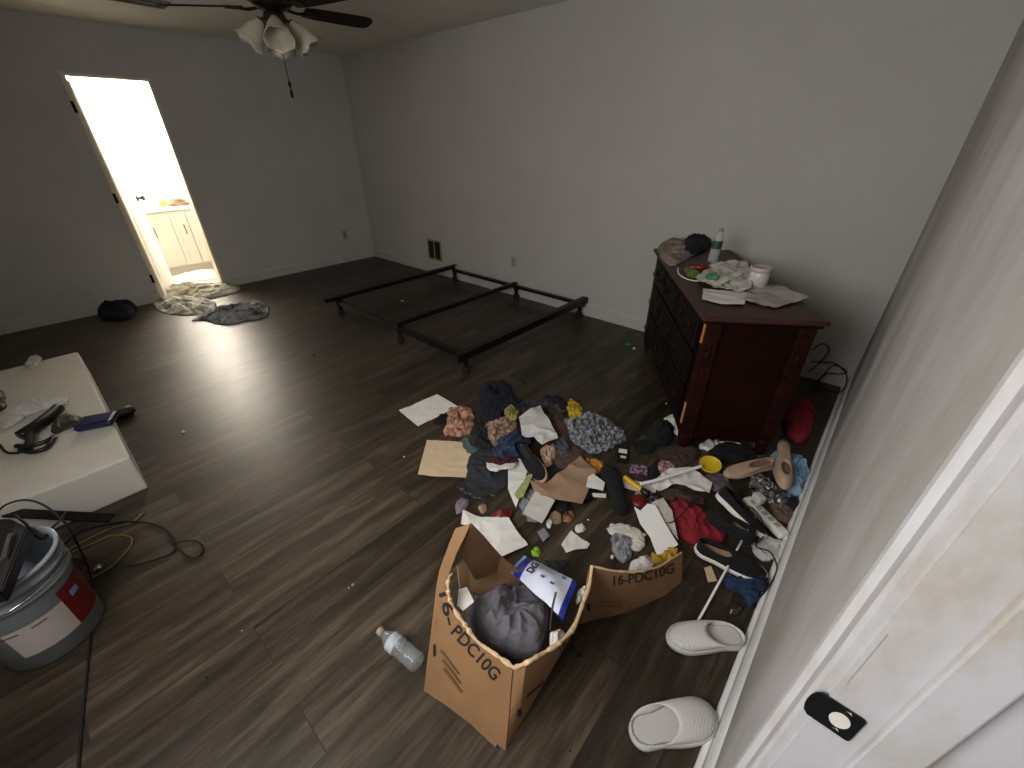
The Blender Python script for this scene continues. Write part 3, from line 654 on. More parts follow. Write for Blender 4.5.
# far panels, hidden mostly behind the cloth
P4=P0+(P2-P1)*.78+V((-.02,0,0)); tb=[pa(472,523),at(480,545,.30),at(500,555,.22)]
C0=[rowsA[3][-1],P4+V((.05,.02,.30)),P4+V((.12,.06,.22)),P4+V((.2,.1,.12))]
C1=[pa(456,528)+V((0,0,-.1)),P4+V((0,0,.0)),P4+V((.1,.06,.0)),P4+V((.18,.1,.0))]
obj('back_panel',box_panel([[a.lerp(b,k/2) for a,b in zip(C1,C0)] for k in range(3)]),M_cardin,cb,world=True)
obj('inner_flap',box_panel([[at(462,600,.26),at(470,592,.24),at(500,600,.2),at(530,606,.18)],[at(457,566,.28),at(468,560,.26),at(498,572,.2),at(522,584,.17)]]),M_cardin,cb,world=True)
bm=B(); box(bm,((P0+P1+P2+P4)/4+V((0,0,.006))),(.26,.40,.006),rot=rz(math.atan2(P2.y-P1.y,P2.x-P1.x)-PI/2)); obj('base_panel',bm,M_cardin,cb,world=True)
bm=B(); tube(bm,[p+V((0,0,.001)) for p in rowsA[3][:8]],.006,7,5,jit=.8); tube(bm,[p for p in topR],.0055,7,5,jit=.7); obj('torn_edge',bm,M_tear,cb,world=True,label='pale torn top edge')
bm=B(); tube(bm,[p for p in topF],.004,7,5,jit=.5); obj('torn_edge',bm,M_tear,cb,world=True)
# lettering printed on the panels
def bvh_of(o): 
    bm=B(); bm.from_mesh(o.data); bm.transform(_par[cb.name]); t_=BVHTree.FromBMesh(bm); bm.free(); return t_
def hit(bv,x,y,off=.0012):
    d=ray(x,y).normalized(); r=bv.ray_cast(V((0,0,H)),d)
    if r[0] is None: return None
    n=r[1] if r[1].dot(d)<0 else -r[1]
    return r[0]+n*off
def print_on(bv,name,st,p0,p1,pu,m,bold=.0,label=None,bend=0):
    cu=bpy.data.curves.new('x','FONT'); cu.body=st; cu.size=1; cu.offset=bold; tt=bpy.data.objects.new('x',cu); me=bpy.data.meshes.new_from_object(tt)
    bpy.data.objects.remove(tt); bpy.data.curves.remove(cu); bm=B(); bm.from_mesh(me); bpy.data.meshes.remove(me)
    bmesh.ops.subdivide_edges(bm,edges=[e for e in bm.edges if e.calc_length()>.15],cuts=2)
    wx=max(v.co.x for v in bm.verts); kill=[]
    for v in bm.verts:
        a=v.co.x/wx; b=v.co.y/.72; q=hit(bv,p0[0]+(p1[0]-p0[0])*a+(pu[0]-p0[0])*b,p0[1]+(p1[1]-p0[1])*a+(pu[1]-p0[1])*b+bend*math.sin(PI*a))
        if q is None: kill.append(v)
        else: v.co=q
    bmesh.ops.delete(bm,geom=kill,context='VERTS'); return obj(name,bm,m,cb,world=True)
def mark(bv,px,m=M_ink):
    pts=[hit(bv,x,y,.004) for x,y in px]
    if None in pts: return
    bm=B(); bm.faces.new([bm.verts.new(p) for p in pts]); return obj('printed_mark',bm,m,cb,world=True)
bA_,bS_,bE_=bvh_of(pnA),bvh_of(pnS),bvh_of(pnE)
M_faint=mat('faint_print',(118,86,54),.9,.2)
print_on(bA_,'printed_lettering','PDC10G',(450,632),(494,681),(458,623),M_ink,.02)
print_on(bA_,'printed_lettering','16-',(438,588),(447,626),(448,585),M_ink,.02)
print_on(bE_,'printed_lettering','16-PDC10G',(611,585),(674,572),(611,575.5),M_ink,.018,bend=2.5)
print_on(bS_,'printed_lettering','16',(559,655),(568,646),(556,648),M_ink,.01)
mark(bA_,[(434,644),(436,643),(436,655),(434,656)])
for k in range(3): mark(bA_,[(440+k*1.5,650+k*9),(442+k*1.5,649+k*9),(460+k*1.5,673+k*9),(458+k*1.5,674+k*9)],M_faint)
mark(bS_,[(517,708),(521,707),(521,714),(517,716)]); mark(bS_,[(526,695),(543,680),(543,682),(526,697)])
mark(bE_,[(587,603),(590,603),(590,609),(587,609)])
for k in range(2): mark(bE_,[(600,600+k*4),(622,601+k*4),(622,602.3+k*4),(600,601.3+k*4)],M_faint)
# contents
mound('grey_sweater','dark grey sweatshirt bunched up inside the cardboard box','clothes',[(470,600),(484,585),(505,588),(526,586),(541,598),(549,615),(548,640),(533,655),(514,660),(496,650),(478,632),(466,615)],M_gcloth,.11,.16,11,5.5,.7,floorz=.03,rings=22)
t=thing('medical_pad_package','white and blue plastic package of pads wedged in the box','package',tuple(at(542,588,.2)))
pk=[at(524,555,.21),at(577,582,.24),at(563,619,.26),at(510,571,.22)]
def bil(q,u,v): return q[0].lerp(q[1],u).lerp(q[3].lerp(q[2],u),v)
def pkg(u0,u1,amp,thk):
    bm=B(); n=14; g=[[bm.verts.new(bil(pk,u0+(u1-u0)*i/n,j/n)) for j in range(n+1)] for i in range(n+1)]
    for i in range(n):
        for j in range(n): bm.faces.new((g[i][j],g[i+1][j],g[i+1][j+1],g[i][j+1]))
    for i in range(n+1):
        for j in range(n+1):
            u=u0+(u1-u0)*i/n; q=g[i][j]; q.co.z+=amp*(math.sin(PI*u)*math.sin(PI*j/n))+.006*nz(q.co,22,4)
    return thick(bm,thk)
obj('package_body',pkg(.2,.92,.035,.012),M_pwhite,t,world=True); obj('package_end',pkg(0,.06,.035,.01),mat('package_pale',(150,176,214),.4,.1),t,world=True)
obj('package_band',pkg(.06,.2,.035,.0125),M_pblue,t,world=True,label='blue band'); obj('package_band',pkg(.92,1,.035,.0125),M_pblue,t,world=True,label='blue band')
text_mesh('printed_lettering','DG',.034,bil(pk,.36,.75)+V((0,0,.036)),(pk[0]-pk[3]),(pk[0]-pk[1]),M_ink,t,bold=.001)
for u,v in ((.55,.62),(.72,.62),(.85,.3)): text_mesh('printed_lettering','S',.018,bil(pk,u,v)+V((0,0,.038)),(pk[0]-pk[3]),(pk[0]-pk[1]),M_pblue,t,bold=.001)
sheet('paper_scrap','small white paper scrap between sweatshirt and box edge','paper',[(459,590),(467,588),(474,602),(463,611),(457,606)],M_paper,.30,.003,2)
bm=tube(B(),[at(556,592,.34),at(552,610,.31),at(550,630,.28)],.0035,6); tag(obj('black_pen',bm,M_blackp),'thin black pen standing between sweatshirt and package','pen')
mound('tissue','white tissue tucked in the near right corner of the box','tissue',[(550,634),(560,630),(566,636),(558,645),(550,648)],M_wcloth,.03,.22,6,18)
mound('tissue','white tissue behind the package at the folded panel','tissue',[(577,592),(586,586),(588,594),(582,602),(576,604)],M_wcloth,.03,.2,7,18)
# ------------------------------------------------------------------ papers and clothes of the pile
sheet('paper_sheet','white sheet of paper lying farthest left in the pile','paper',[(399,411),(437,395),(458,407),(418,427)],M_paper,.003,.003,2,curl=.003)
sheet('manila_folder','tan manila envelope lying on the floor below the peach cloth','envelope',[(427,441),(469,443),(471,457),(466,478),(437,477),(418,475)],M_manila,.004,.003,4,t=.002)
mound('peach_cloth','peach patterned cloth crumpled beside the white sheet','cloth',[(448,411),(460,407),(472,410),(475,424),(472,434),(458,437),(443,434),(446,424)],M_peach,.05,0,4,14)
mound('black_glove','small black glove between white sheet and peach cloth','glove',[(433,420),(446,413),(451,417),(446,424),(437,425)],M_bcloth,.02,0,6,14)
mound('navy_jacket','navy black jacket heaped at the far side of the pile','jacket',[(480,394),(484,385),(498,383),(511,388),(514,398),(523,403),(518,409),(504,414),(500,424),(488,427),(478,412)],M_navy,.08,0,5,8)
mound('grey_scarf','grey black scarf lying beyond the white pillowcase','scarf',[(505,411),(522,402),(545,400),(563,402),(570,410),(556,415),(540,411),(522,415),(510,420)],mat('scarf_cloth',(66,66,66),.95,.5,8,c2=(26,26,26),bump=.5,bs=50),.03,0,6,9)
mound('floral_cloth','multicoloured pink and olive cloth among the pile','cloth',[(484,428),(496,420),(508,420),(517,424),(514,436),(502,446),(490,444)],mat('floral_cloth_fabric',(176,136,118),.9,.2,38,c2=(66,62,48),bump=.4),.05,.01,7,14)
mound('dark_shirt','black shirt with white print beside the peach cloth','clothes',[(471,428),(482,424),(490,436),(492,450),(480,454),(470,446)],mat('print_shirt',(40,40,44),.9,.5,34,c2=(12,12,14),bump=.4),.05,.0,9,12)
mound('teal_cloth','teal grey cloth at the top corner of the manila envelope','cloth',[(461,441),(472,436),(481,442),(480,452),(468,454)],mat('teal_grey',(74,86,88),.9,.3),.03,.004,8,12)
mound('dark_grey_trousers','dark grey folded trousers beside the manila envelope','trousers',[(470,455),(490,450),(507,458),(509,472),(505,488),(486,493),(468,489),(463,478)],M_dgcloth,.035,0,12,7)
mound('maroon_blue_shirt','dark blue shirt with maroon trim in the middle of the pile','clothes',[(500,440),(513,432),(527,433),(532,442),(522,452),(512,462),(499,463),(492,454)],mat('blue_pattern',(50,66,98),.9,.4,34,c2=(18,20,34),bump=.4),.06,.02,13,12)
mound('maroon_cloth','maroon cloth with white hem edge below the blue shirt','cloth',[(488,458),(500,460),(513,458),(516,463),(505,467),(492,466)],mat('maroon_fabric',(70,18,28),.9,.3),.03,.03,14,14)
sheet('pillowcase','white pillowcase standing out of the pile beside dark scarf','pillowcase',[(519,419),(540,407),(550,424),(558,440),(542,448),(534,440),(522,436)],M_wcloth,.05,.018,3,fs=9,t=.004)
mound('yellow_bag','small yellow bag beyond the grey crumpled plastic','bag',[(567,403),(575,401),(583,415),(578,420),(569,417)],M_yfab,.05,0,5,18)
mound('grey_plastic','crumpled silver grey plastic sheet, largest in the pile','plastic sheet',[(559,423),(575,420),(587,414),(603,418),(617,427),(627,438),(618,446),(604,452),(589,454),(574,447),(568,436)],M_crinkle,.07,0,21,26,.8,rings=22)
mound('brown_cloth','brown cloth lying under the crumpled grey plastic','cloth',[(552,443),(562,436),(576,446),(594,456),(586,466),(566,470),(550,462)],mat('brown_fabric',(82,62,50),.9,.3,10,bump=.4),.035,0,22,10)
mound('tan_fabric_scrap','tan lace scrap wedged beside the tipped loafer','cloth',[(541,452),(550,445),(557,450),(553,463),(545,468)],M_tan,.04,.01,23,18)
mound('orange_wrapper','orange yellow wrapper beyond the kraft paper bag','wrapper',[(578,460),(590,458),(603,464),(602,472),(588,473)],mat('orange_foil',(200,136,36),.4,.3,20),.03,0,24,18)
sheet('envelope','long white envelope standing up between trousers and paper bag','envelope',[(508,460),(526,458),(528,470),(522,490),(516,508),(508,490)],M_paper,.03,.004,5)
sheet('magazine','green and white leaflet leaning on the kraft paper bag','leaflet',[(527,476),(534,473),(523,497),(517,499),(514,495)],mat('green_white_print',(170,176,110),.6,.3,40),.05,.002,4)
sheet('paper_bag','flattened kraft paper bag in the centre of the pile','paper bag',[(530,483),(545,484),(566,470),(580,458),(596,474),(582,506),(560,502),(535,495)],M_kraft,.035,.010,7,fs=8,t=.003)
mound('plastic_wrap','clear plastic wrap beside the cream cardboard piece','plastic wrap',[(520,494),(534,492),(548,496),(546,512),(534,524),(522,512)],M_bag,.03,0,25,18)
sheet('cream_card','square cream cardboard piece below the kraft bag','card',[(535,492),(555,501),(542,524),(523,514)],M_paper2,.04,.003,8,t=.003)
sheet('plastic_card','small translucent plastic card beside the cream cardboard','card',[(537,532),(544,528),(550,536),(543,542)],M_bag,.01,.003,9)
sheet('crumpled_paper','large white crumpled paper sheet behind the box corner','paper',[(463,511),(482,518),(509,518),(515,529),(528,545),(505,556),(487,567),(476,552),(478,542),(470,528),(461,525)],M_paper,.025,.008,15,fs=12)
mound('lilac_bag','lilac plastic bag scrap above the large crumpled paper','bag',[(457,503),(464,499),(470,503),(464,512),(456,514)],mat('lilac_plastic',(132,112,128),.5,.2),.03,0,5,18)
mound('red_packet','red snack packet behind the large crumpled paper','packet',[(491,516),(500,512),(512,512),(513,517),(500,522)],M_redp,.03,.01,26,14)
mound('paper_bit','tan paper bit beside the lilac bag','paper',[(478,508),(484,505),(488,510),(482,514)],M_kraft,.02,0,6,14)
sheet('price_card','white card with black band above the shoe sole','card',[(588,477),(593,474),(605,483),(603,491),(586,487)],M_paper,.05,.002,2)
mound('black_pouch','black pouch below the white card beside the paper bag','pouch',[(585,488),(592,487),(597,493),(590,502),(581,505),(580,497)],M_blackp,.04,0,4,12)
mound('orange_toy','orange and pink plastic trinket beside the cream card','trinket',[(563,516),(571,511),(575,517),(570,523),(563,522)],mat('orange_plastic',(150,100,56),.4,.3,50,c2=(90,44,56)),.025,0,27,16)
mound('dark_sock','small black sock below the kraft paper bag','sock',[(558,508),(567,504),(573,508),(569,514),(560,514)],M_bcloth,.025,0,28,16)
mound('beige_sock','beige sock bunched between cream card and orange trinket','sock',[(548,517),(556,511),(562,516),(560,524),(550,524)],mat('beige_sock_cloth',(140,116,88),.9,.2),.025,0,29,16)
sheet('torn_paper','torn white paper piece alone on the floor right of the green wrapper','paper',[(571,531),(580,538),(590,544),(587,549),(576,550),(566,553),(561,545)],M_paper,.006,.006,16)
mound('tissue_ball','small white tissue ball above the torn paper piece','tissue',[(575,528),(581,524),(586,527),(584,532),(577,533)],M_wcloth,.018,0,30,24)
mound('green_wrapper','bright green wrapper piece beside the blue package','wrapper',[(531,551),(536,547),(541,551),(539,557),(533,556)],M_lime,.015,0,31,24)
mound('grey_rag','grey rag lying between green wrapper and torn paper','rag',[(544,562),(556,560),(570,562),(565,568),(552,569)],M_dgcloth,.01,0,32,14)
mound('olive_sock','olive yellow sock bunched between scarf and blue shirt','sock',[(505,411),(512,407),(519,413),(516,421),(507,420)],mat('olive_sock_cloth',(146,138,70),.9,.3),.045,.02,80,18)
mound('shirt_hem','white hem strip folded over the maroon cloth','cloth',[(486,463),(492,467),(505,466),(516,463),(517,466),(504,470),(490,471)],M_wcloth,.012,.05,81,18)
mound('dark_fleece','black fleece strip beyond scarf and yellow bag','cloth',[(543,399),(553,396),(566,402),(574,411),(566,414),(556,407)],M_bcloth,.04,0,82,12)
mound('rust_cloth','rust brown cloth wedged right of the white pillowcase','cloth',[(553,416),(562,414),(568,424),(570,436),(560,436),(555,428)],mat('rust_fabric',(78,50,40),.9,.3),.035,0,83,12)
mound('silver_bag','thin clear bag by the grey trousers front edge','plastic bag',[(456,484),(470,482),(490,488),(500,492),(486,500),(466,496)],mat('grey_film',(64,62,60),.3,.4,30,alpha=.6),.015,0,84,14)
mound('slate_shirt','slate grey cloth under the crumpled silver plastic','cloth',[(556,440),(566,438),(570,450),(568,458),(558,456)],mat('slate_fabric',(70,74,80),.9,.3),.045,.01,85,12)
sheet('small_card','white card strip under the black pouch','card',[(592,493),(606,494),(606,498),(593,497)],M_paper,.03,.001,2)
mound('white_ball','small white tissue at the kraft bag corner beside the beige sock','tissue',[(546,522),(549,519),(552,522),(551,528),(547,528)],M_wcloth,.015,.01,86,20)
# right half of the pile
mound('clear_bag','white plastic bag under the power strip by the baseboard','plastic bag',[(752,546),(764,536),(776,540),(785,545),(780,556),(766,562),(754,556)],mat('white_film',(196,194,192),.4,.15,20),.03,0,87,16)
mound('pink_wrapper','pink and white wrapper beside the white paper fan','wrapper',[(655,470),(662,462),(672,464),(676,474),(664,478)],mat('pink_print',(190,160,160),.8,.3,40,c2=(110,60,70)),.03,0,88,16)
mound('grey_print_bag','silver bag scrap under the flashlight','bag',[(636,486),(648,484),(652,494),(644,500),(636,497)],mat('silver_film',(150,140,150),.4,.3,30),.02,0,89,16)
mound('black_strap','black strap end between the power strip and tan shoe','strap',[(722,497),(728,490),(734,500),(744,512),(738,518),(728,508)],M_bcloth,.05,.02,90,12)
mound('brown_package','brown mottled bag under foil bag by baseboard','bag',[(770,504),(782,500),(794,512),(790,524),(776,520)],mat('mottled_brown',(104,84,66),.8,.4,30),.03,0,91,12)
mound('grey_lint','grey brown lint clump below the brown cloth beside scoop','lint',[(716,486),(728,484),(738,494),(734,504),(720,500)],mat('lint',(84,74,68),.95,.4,40),.015,0,92,20)
mound('crumpled_receipt','white crumpled receipt beside the grey plastic bag','receipt',[(628,540),(640,538),(646,544),(640,552),(630,550)],M_paper2,.03,0,93,18)
mound('dark_felt','black felt scrap by the red hat and brown cloth','cloth',[(648,470),(655,462),(662,468),(660,480),(650,480)],M_bcloth,.02,0,94,12)
mound('paper_towel','white paper towel strip below the black shoe','paper towel',[(608,525),(620,524),(636,529),(646,534),(642,541),(628,537),(609,534)],M_paper2,.02,0,33,16)
sheet('white_folder','bright white smooth folder leaning over the folded box panel','folder',[(634,508),(640,512),(647,505),(655,506),(665,525),(678,545),(668,552),(657,556),(650,538),(640,524)],mat('bright_paper',(246,244,240),.7,.02),.06,.004,17,fs=5,t=.004)
sheet('notepaper','white notepaper beneath the bright white folder','paper',[(651,503),(663,498),(672,512),(678,540),(668,528)],M_paper2,.045,.006,18)
mound('grey_plastic_bag','translucent grey plastic bag scrap in front of the folded panel','plastic bag',[(610,540),(620,536),(630,541),(632,556),(625,564),(616,558)],M_bag,.05,0,34,16)
mound('white_tissue','crumpled white tissue lying against the folded panel top','tissue',[(630,564),(640,559),(650,560),(655,567),(645,571),(632,571)],M_wcloth,.04,.05,35,20,floorz=0)
mound('yellow_towel','yellow cloth along the top of the folded box panel','cloth',[(648,560),(660,553),(676,549),(681,552),(672,560),(656,566)],M_yfab,.03,.05,36,14,floorz=0)
t=thing('flashlight','yellow and black flashlight lying beside the white papers','flashlight',tuple(at(637,487,.03)))
a,b=at(624,477,.035),at(649,495,.03); d=(b-a)
bm=B(); lathe(bm,[(.010,0),(.013,.005),(.013,d.length*.7),(.011,d.length*.72)],M_to(a,d),16); obj('barrel',bm,M_yel,t,world=True,smooth=True)
bm=B(); lathe(bm,[(.012,d.length*.7),(.018,d.length*.8),(.019,d.length),(.004,d.length)],M_to(a,d),16); obj('head',bm,M_blackp,t,world=True,smooth=True)
mound('red_wallet','small red wallet under the flashlight head','wallet',[(630,500),(640,494),(650,499),(646,506),(634,506)],M_redp,.02,0,37,10,.2)
mound('black_camera_case','small black case at the flashlight end','case',[(646,500),(655,494),(662,502),(658,510),(649,509)],M_blackp,.04,.005,38,16)
mound('red_hat','red cloth hat lying between papers and black shoes','cap',[(669,505),(679,499),(692,504),(704,514),(715,524),(726,540),(712,544),(696,546),(681,540),(670,525)],M_red,.06,0,39,8,.5)
# power strip
t=thing('power_strip','white power strip lying against the baseboard beside the shoes','power strip',tuple(at(763,520)),0)
a,b=at(742,502,.03),at(782,541,.03); an=math.atan2(b.y-a.y,b.x-a.x); L=(b-a).length
_par[t.name]=Matrix.Translation(at(763,520)); 
bm=B(); box(bm,(0,0,.022),(L,.055,.036),rot=rz(an),bev=.012); obj('housing',bm,mat('strip_plastic',(226,222,212),.5,.08),t)
for k in range(5):
    q=V((math.cos(an),math.sin(an),0))*L*(-.32+k*.15); bm=B(); box(bm,(q.x,q.y,.041),(.026,.026,.003),rot=rz(an),bev=.001); s=obj('socket',bm,mat('strip_socket',(170,166,156),.5,.1),t)
    bm=B(); 
    for e in (-1,1): w=V((-math.sin(an),math.cos(an),0))*e*.006; box(bm,(q.x+w.x,q.y+w.y,.0428),(.009,.002,.001),rot=rz(an))
    obj('slot',bm,M_dark,s)
p=at(758,500,.05)-at(763,520); bm=B(); box(bm,(p.x,p.y,.062),(.05,.04,.04),rot=rz(an),bev=.008); obj('plug_adapter',bm,mat('plug_grey',(186,184,180),.5,.08),t)
mound('foil_bag','crinkled black and silver snack bag beside the power strip','snack bag',[(748,483),(757,476),(770,482),(784,492),(794,503),(784,513),(770,505),(756,498)],mat('foil_print',(150,150,150),.25,.5,42,metal=.4,c2=(18,18,18),bump=.5),.05,0,40,18)
mound('light_blue_towel','light blue towel heaped against the right baseboard','towel',[(770,458),(780,452),(796,455),(805,462),(809,474),(804,486),(797,497),(786,494),(776,482)],M_lblue,.07,0,41,10)
mound('dark_bag','dark navy cloth end under the light blue towel','cloth',[(784,500),(794,497),(799,504),(796,514),(786,512)],M_navy,.04,0,42,10)
mound('red_bag','dark red bag in the gap between dresser and right wall','bag',[(788,410),(800,402),(812,408),(813,425),(806,443),(790,442),(783,428)],M_red,.10,0,43,7,.4)
mound('black_handbag','black handbag lying at the foot of the dresser','handbag',[(708,452),(722,446),(742,446),(756,452),(752,460),(730,464),(712,460)],M_bcloth,.05,0,44,7,.3)
mound('white_shirt','white shirt tucked under the dresser end','clothes',[(698,448),(708,441),(722,443),(742,445),(754,448),(735,452),(714,452)],M_wcloth,.03,0,45,12)
mound('grey_sock','grey brown sock right of the black handbag','sock',[(752,446),(762,440),(770,446),(764,456),(755,456)],mat('grey_brown',(96,84,80),.9,.3),.035,0,46,12)
sheet('white_papers','fan of white papers below the yellow scoop','paper',[(650,485),(668,470),(690,468),(712,484),(709,494),(694,491),(676,485),(658,492)],M_paper,.02,.010,19)
sheet('receipt','pale pink receipt left of the white paper fan','receipt',[(615,478),(640,482),(657,486),(655,496),(636,491),(622,488)],mat('pink_paper',(206,188,180),.85,.1),.02,.004,20)
mound('white_bag','white plastic bag leaning at the dresser near leg','plastic bag',[(663,421),(672,415),(681,418),(685,432),(683,440),(675,434),(668,426)],M_wcloth,.05,0,47,12)
mound('black_boot','black boot beside the white bag at the dresser leg','boot',[(650,430),(658,423),(669,424),(674,434),(668,445),(655,446),(649,438)],M_bcloth,.07,0,48,9,.4)
mound('black_sock','flat black sock left of the black boot','sock',[(633,444),(645,440),(655,445),(652,453),(638,454)],M_bcloth,.02,0,49,12)
t=thing('black_box','small black box with white labels beside the grey plastic','box',tuple(at(622,457)),R(25))
bm=B(); box(bm,(0,0,.015),(.055,.11,.03),bev=.002); obj('box_body',bm,M_blackp,t)
bm=B(); box(bm,(0,.015,.031),(.045,.035,.001)); obj('box_label',bm,M_paper,t,label='white label'); bm=B(); box(bm,(.005,-.035,.031),(.03,.018,.001)); obj('box_label',bm,M_paper2,t,label='white label')
sheet('patterned_card','purple and white patterned card right of the black box','card',[(631,464),(648,467),(647,476),(629,473)],M_pattern,.01,.003,21,t=.003)
mound('brown_bag','brown cloth lying between white papers and red cap','cloth',[(657,492),(672,488),(690,494),(704,500),(696,506),(680,500),(664,503)],mat('brown_cloth2',(74,52,46),.9,.3),.03,0,50,10)
mound('brown_shirt','dark brown cloth between dresser leg and yellow scoop','cloth',[(660,452),(676,444),(695,448),(700,458),(684,466),(664,464)],mat('brown_cloth3',(70,48,42),.9,.4),.03,0,51,10)
mound('lavender_cloth','grey lavender cloth below the yellow scoop','cloth',[(704,478),(716,472),(728,478),(728,488),(714,492)],mat('lavender_fabric',(98,88,94),.9,.4,20),.03,0,52,12)
# yellow scoop with white handle
t=thing('yellow_scoop','yellow round scoop with long white handle lying on papers','scoop',tuple(at(710,466,.05)))
bm=B(); lathe(bm,[(.012,0),(.050,.002),(.054,.016),(.053,.020),(.050,.018),(.046,.013),(.004,.012)],Matrix.Translation(at(710,466,.045))@Matrix.Rotation(R(14),4,'X'),28); obj('scoop_bowl',bm,M_yel,t,world=True,smooth=True)
bm=tube(B(),[at(702,466,.066),at(682,472,.065),at(657,480,.06),at(640,484,.055)],.008,8); obj('handle',bm,mat('bright_white_plastic',(240,240,238),.4,.03),t,world=True,smooth=True,label='white handle')
# white rod, jeans, cables
bm=B(); cyl(bm,at(755,517,.075),at(697,623,.012),.0045,seg=10); tag(obj('white_rod',bm,M_sole,smooth=True),'thin white rod slanting past the shoes down to the slipper','rod')
mound('blue_jeans','blue jeans bunched below the slip-on shoe at the baseboard','jeans',[(723,577),(738,574),(752,578),(768,576),(768,588),(758,600),(748,608),(742,596),(722,586)],M_denim,.05,0,53,10)
mound('blue_hair_tie','dark blue pompom on the end of the jeans','pompom',[(755,579),(764,577),(769,583),(765,590),(757,589)],mat('deep_blue',(20,34,58),.9,.4),.03,.03,54,30,floorz=.02)
sheet('paper_tag','small cream paper tag beside the white rod','tag',[(704,568),(711,566),(717,581),(708,583)],M_manila,.004,.003,22)
mound('hair_clip','shiny brown hair clip below the blue jeans','hair clip',[(728,608),(736,604),(742,608),(739,615),(730,615)],mat('glossy_brown',(60,44,30),.15,.4),.02,0,55,18,.4)
def cable(name,label,pts,r,m,world=True):
    bm=tube(B(),[at(p[0],p[1],p[2] if len(p)>2 else r) for p in pts],r,7,9); return tag(obj(name,bm,m,smooth=True),label,'cable','yellow cords' if 'yellow' in name else 'black cords')
cable('black_cable','thin black cord curving past the shoes over the baseboard',[(740,507,.06),(752,508,.07),(762,520,.07),(764,535,.06),(756,546,.05),(770,552,.04),(777,566,.05),(774,578,.06),(766,590,.03),(758,600,.01),(755,608,.008)],.0028,M_rubber)
cable('black_cable','thin black cord looping from flashlight to red hat',[(652,506,.045),(656,516,.04),(662,522,.03),(672,522,.06),(684,512,.075),(694,500,.05),(706,497,.05),(718,504,.06)],.0025,M_rubber)
W_=lambda x,y: onplane(x,y,V((0,YB-.03,0)),V((0,1,0)))
for pts,lb in (([W_(808,372),W_(816,366),W_(826,356),W_(829,349),W_(825,344),W_(819,345),W_(812,350)],'single black cord loop rising behind the dresser corner'),
    ([W_(808,378),at(818,380,.02),W_(832,366),W_(842,368),W_(847,372),W_(840,374),W_(826,374),at(816,386,.02),at(826,390,.02),at(840,392,.03),at(846,384,.06),W_(846,374),W_(836,364),W_(822,362),W_(810,362)],'tangled black cord coiled on the floor in the right room corner')):
    tag(obj('power_cable',tube(B(),pts,.004,7,9),M_rubber,smooth=True),lb,'cable','black cords')
# ------------------------------------------------------------------ water bottle by the box
pa_,pb=at(379,630,.032),at(419,664,.032); d=(pb-pa_)
t=thing('crushed_water_bottle','clear empty water bottle lying on the floor left of the box','bottle',tuple(pb-V((0,0,0))))
Mx=M_to(pb,-d); L=d.length; r=.032
bm=B(); pr=[(r*.4,0),(r*.9,.003),(r,.012),(r*.94,L*.12),(r,L*.18),(r*.94,L*.26),(r,L*.33),(r*.95,L*.4),(r,L*.46),(r,L*.66),(r*.85,L*.74),(r*.5,L*.84),(r*.37,L*.9),(r*.37,L*.93)]
lathe(bm,pr,Mx,28); obj('bottle_body',bm,M_clear,t,world=True,smooth=True)
bm=B(); lathe(bm,[(r*.44,L*.915),(r*.44,L*1.0),(r*.38,L*1.003)],Mx,20); obj('cap',bm,mat('tan_cap',(170,150,130),.4,.1),t,world=True,smooth=True)
bm=B(); lathe(bm,[(r*1.02,L*.5),(r*1.02,L*.67)],Mx,28,cap=False); obj('bottle_label',bm,mat('blue_white_label',(176,184,190),.5,.2,40),t,world=True,smooth=True)
# ------------------------------------------------------------------ far side: clothes by the bathroom, bag
mound('grey_towel','beige grey towel spilling out of the bathroom doorway','towel',[(160,292),(172,286),(190,285),(210,287),(236,284),(240,291),(222,297),(205,300),(182,298),(166,298)],M_beige,.08,0,61,8,.75)
mound('striped_shirt','pale striped shirt on the floor left of the doorway pile','clothes',[(155,304),(165,297),(190,297),(214,302),(214,312),(196,316),(172,315),(158,311)],mat('pale_cloth',(196,192,178),.95,.3,12,c2=(96,98,98),bump=.4),.07,0,62,8,.75)
mound('grey_trousers','dark grey trousers with pale folds, rightmost of the doorway clothes','trousers',[(192,321),(206,314),(220,309),(232,311),(248,305),(262,303),(270,309),(266,317),(246,321),(232,324),(218,325),(205,321)],mat('painted_grey_folds',(176,178,174),.95,.3,11,c2=(60,66,70),bump=.4),.09,0,63,8,.75)  # pale and dark fold tones are put into the cloth colour
mound('black_bag','black duffel bag slumped against the left wall','bag',[(98,312),(104,302),(116,300),(132,302),(137,309),(134,318),(118,322),(102,320)],mat('black_navy',(12,14,26),.98,.3),.13,0,64,5,.35)
# ------------------------------------------------------------------ white block with tools
t=thing('white_box','long low white box lying on the floor at the left edge','box',(-3.3,-.39,0))
bm=B(); box(bm,(0,0,.107),(1.76,.62,.212),bev=.012); obj('box_body',bm,M_foam,t)
BZ=.214
t=thing('plastic_case','dark blue rounded plastic case on the white box edge','case',tuple(at(99,424,BZ)))
a,b=at(80,427,BZ),at(117,420,BZ); an=math.atan2(b.y-a.y,b.x-a.x); bm=B(); box(bm,(0,0,.02),((b-a).length,.12,.036),rot=rz(an),bev=.015); obj('case_body',bm,M_blue,t)
bm=B(); cc=(b-a)*.5; box(bm,(0,0,.0205),((b-a).length*1.01,.122,.003),rot=rz(an),bev=.001); obj('seam',bm,M_navy,t)
mound('olive_cloth','olive black cloth left of the blue case on the white box','cloth',[(53,421),(64,413),(78,416),(82,423),(66,430),(54,434)],M_olive,.03,BZ,71,8,.3)
t=thing('power_drill','black cordless tool lying on the white box','tool',tuple(at(40,425,BZ)))
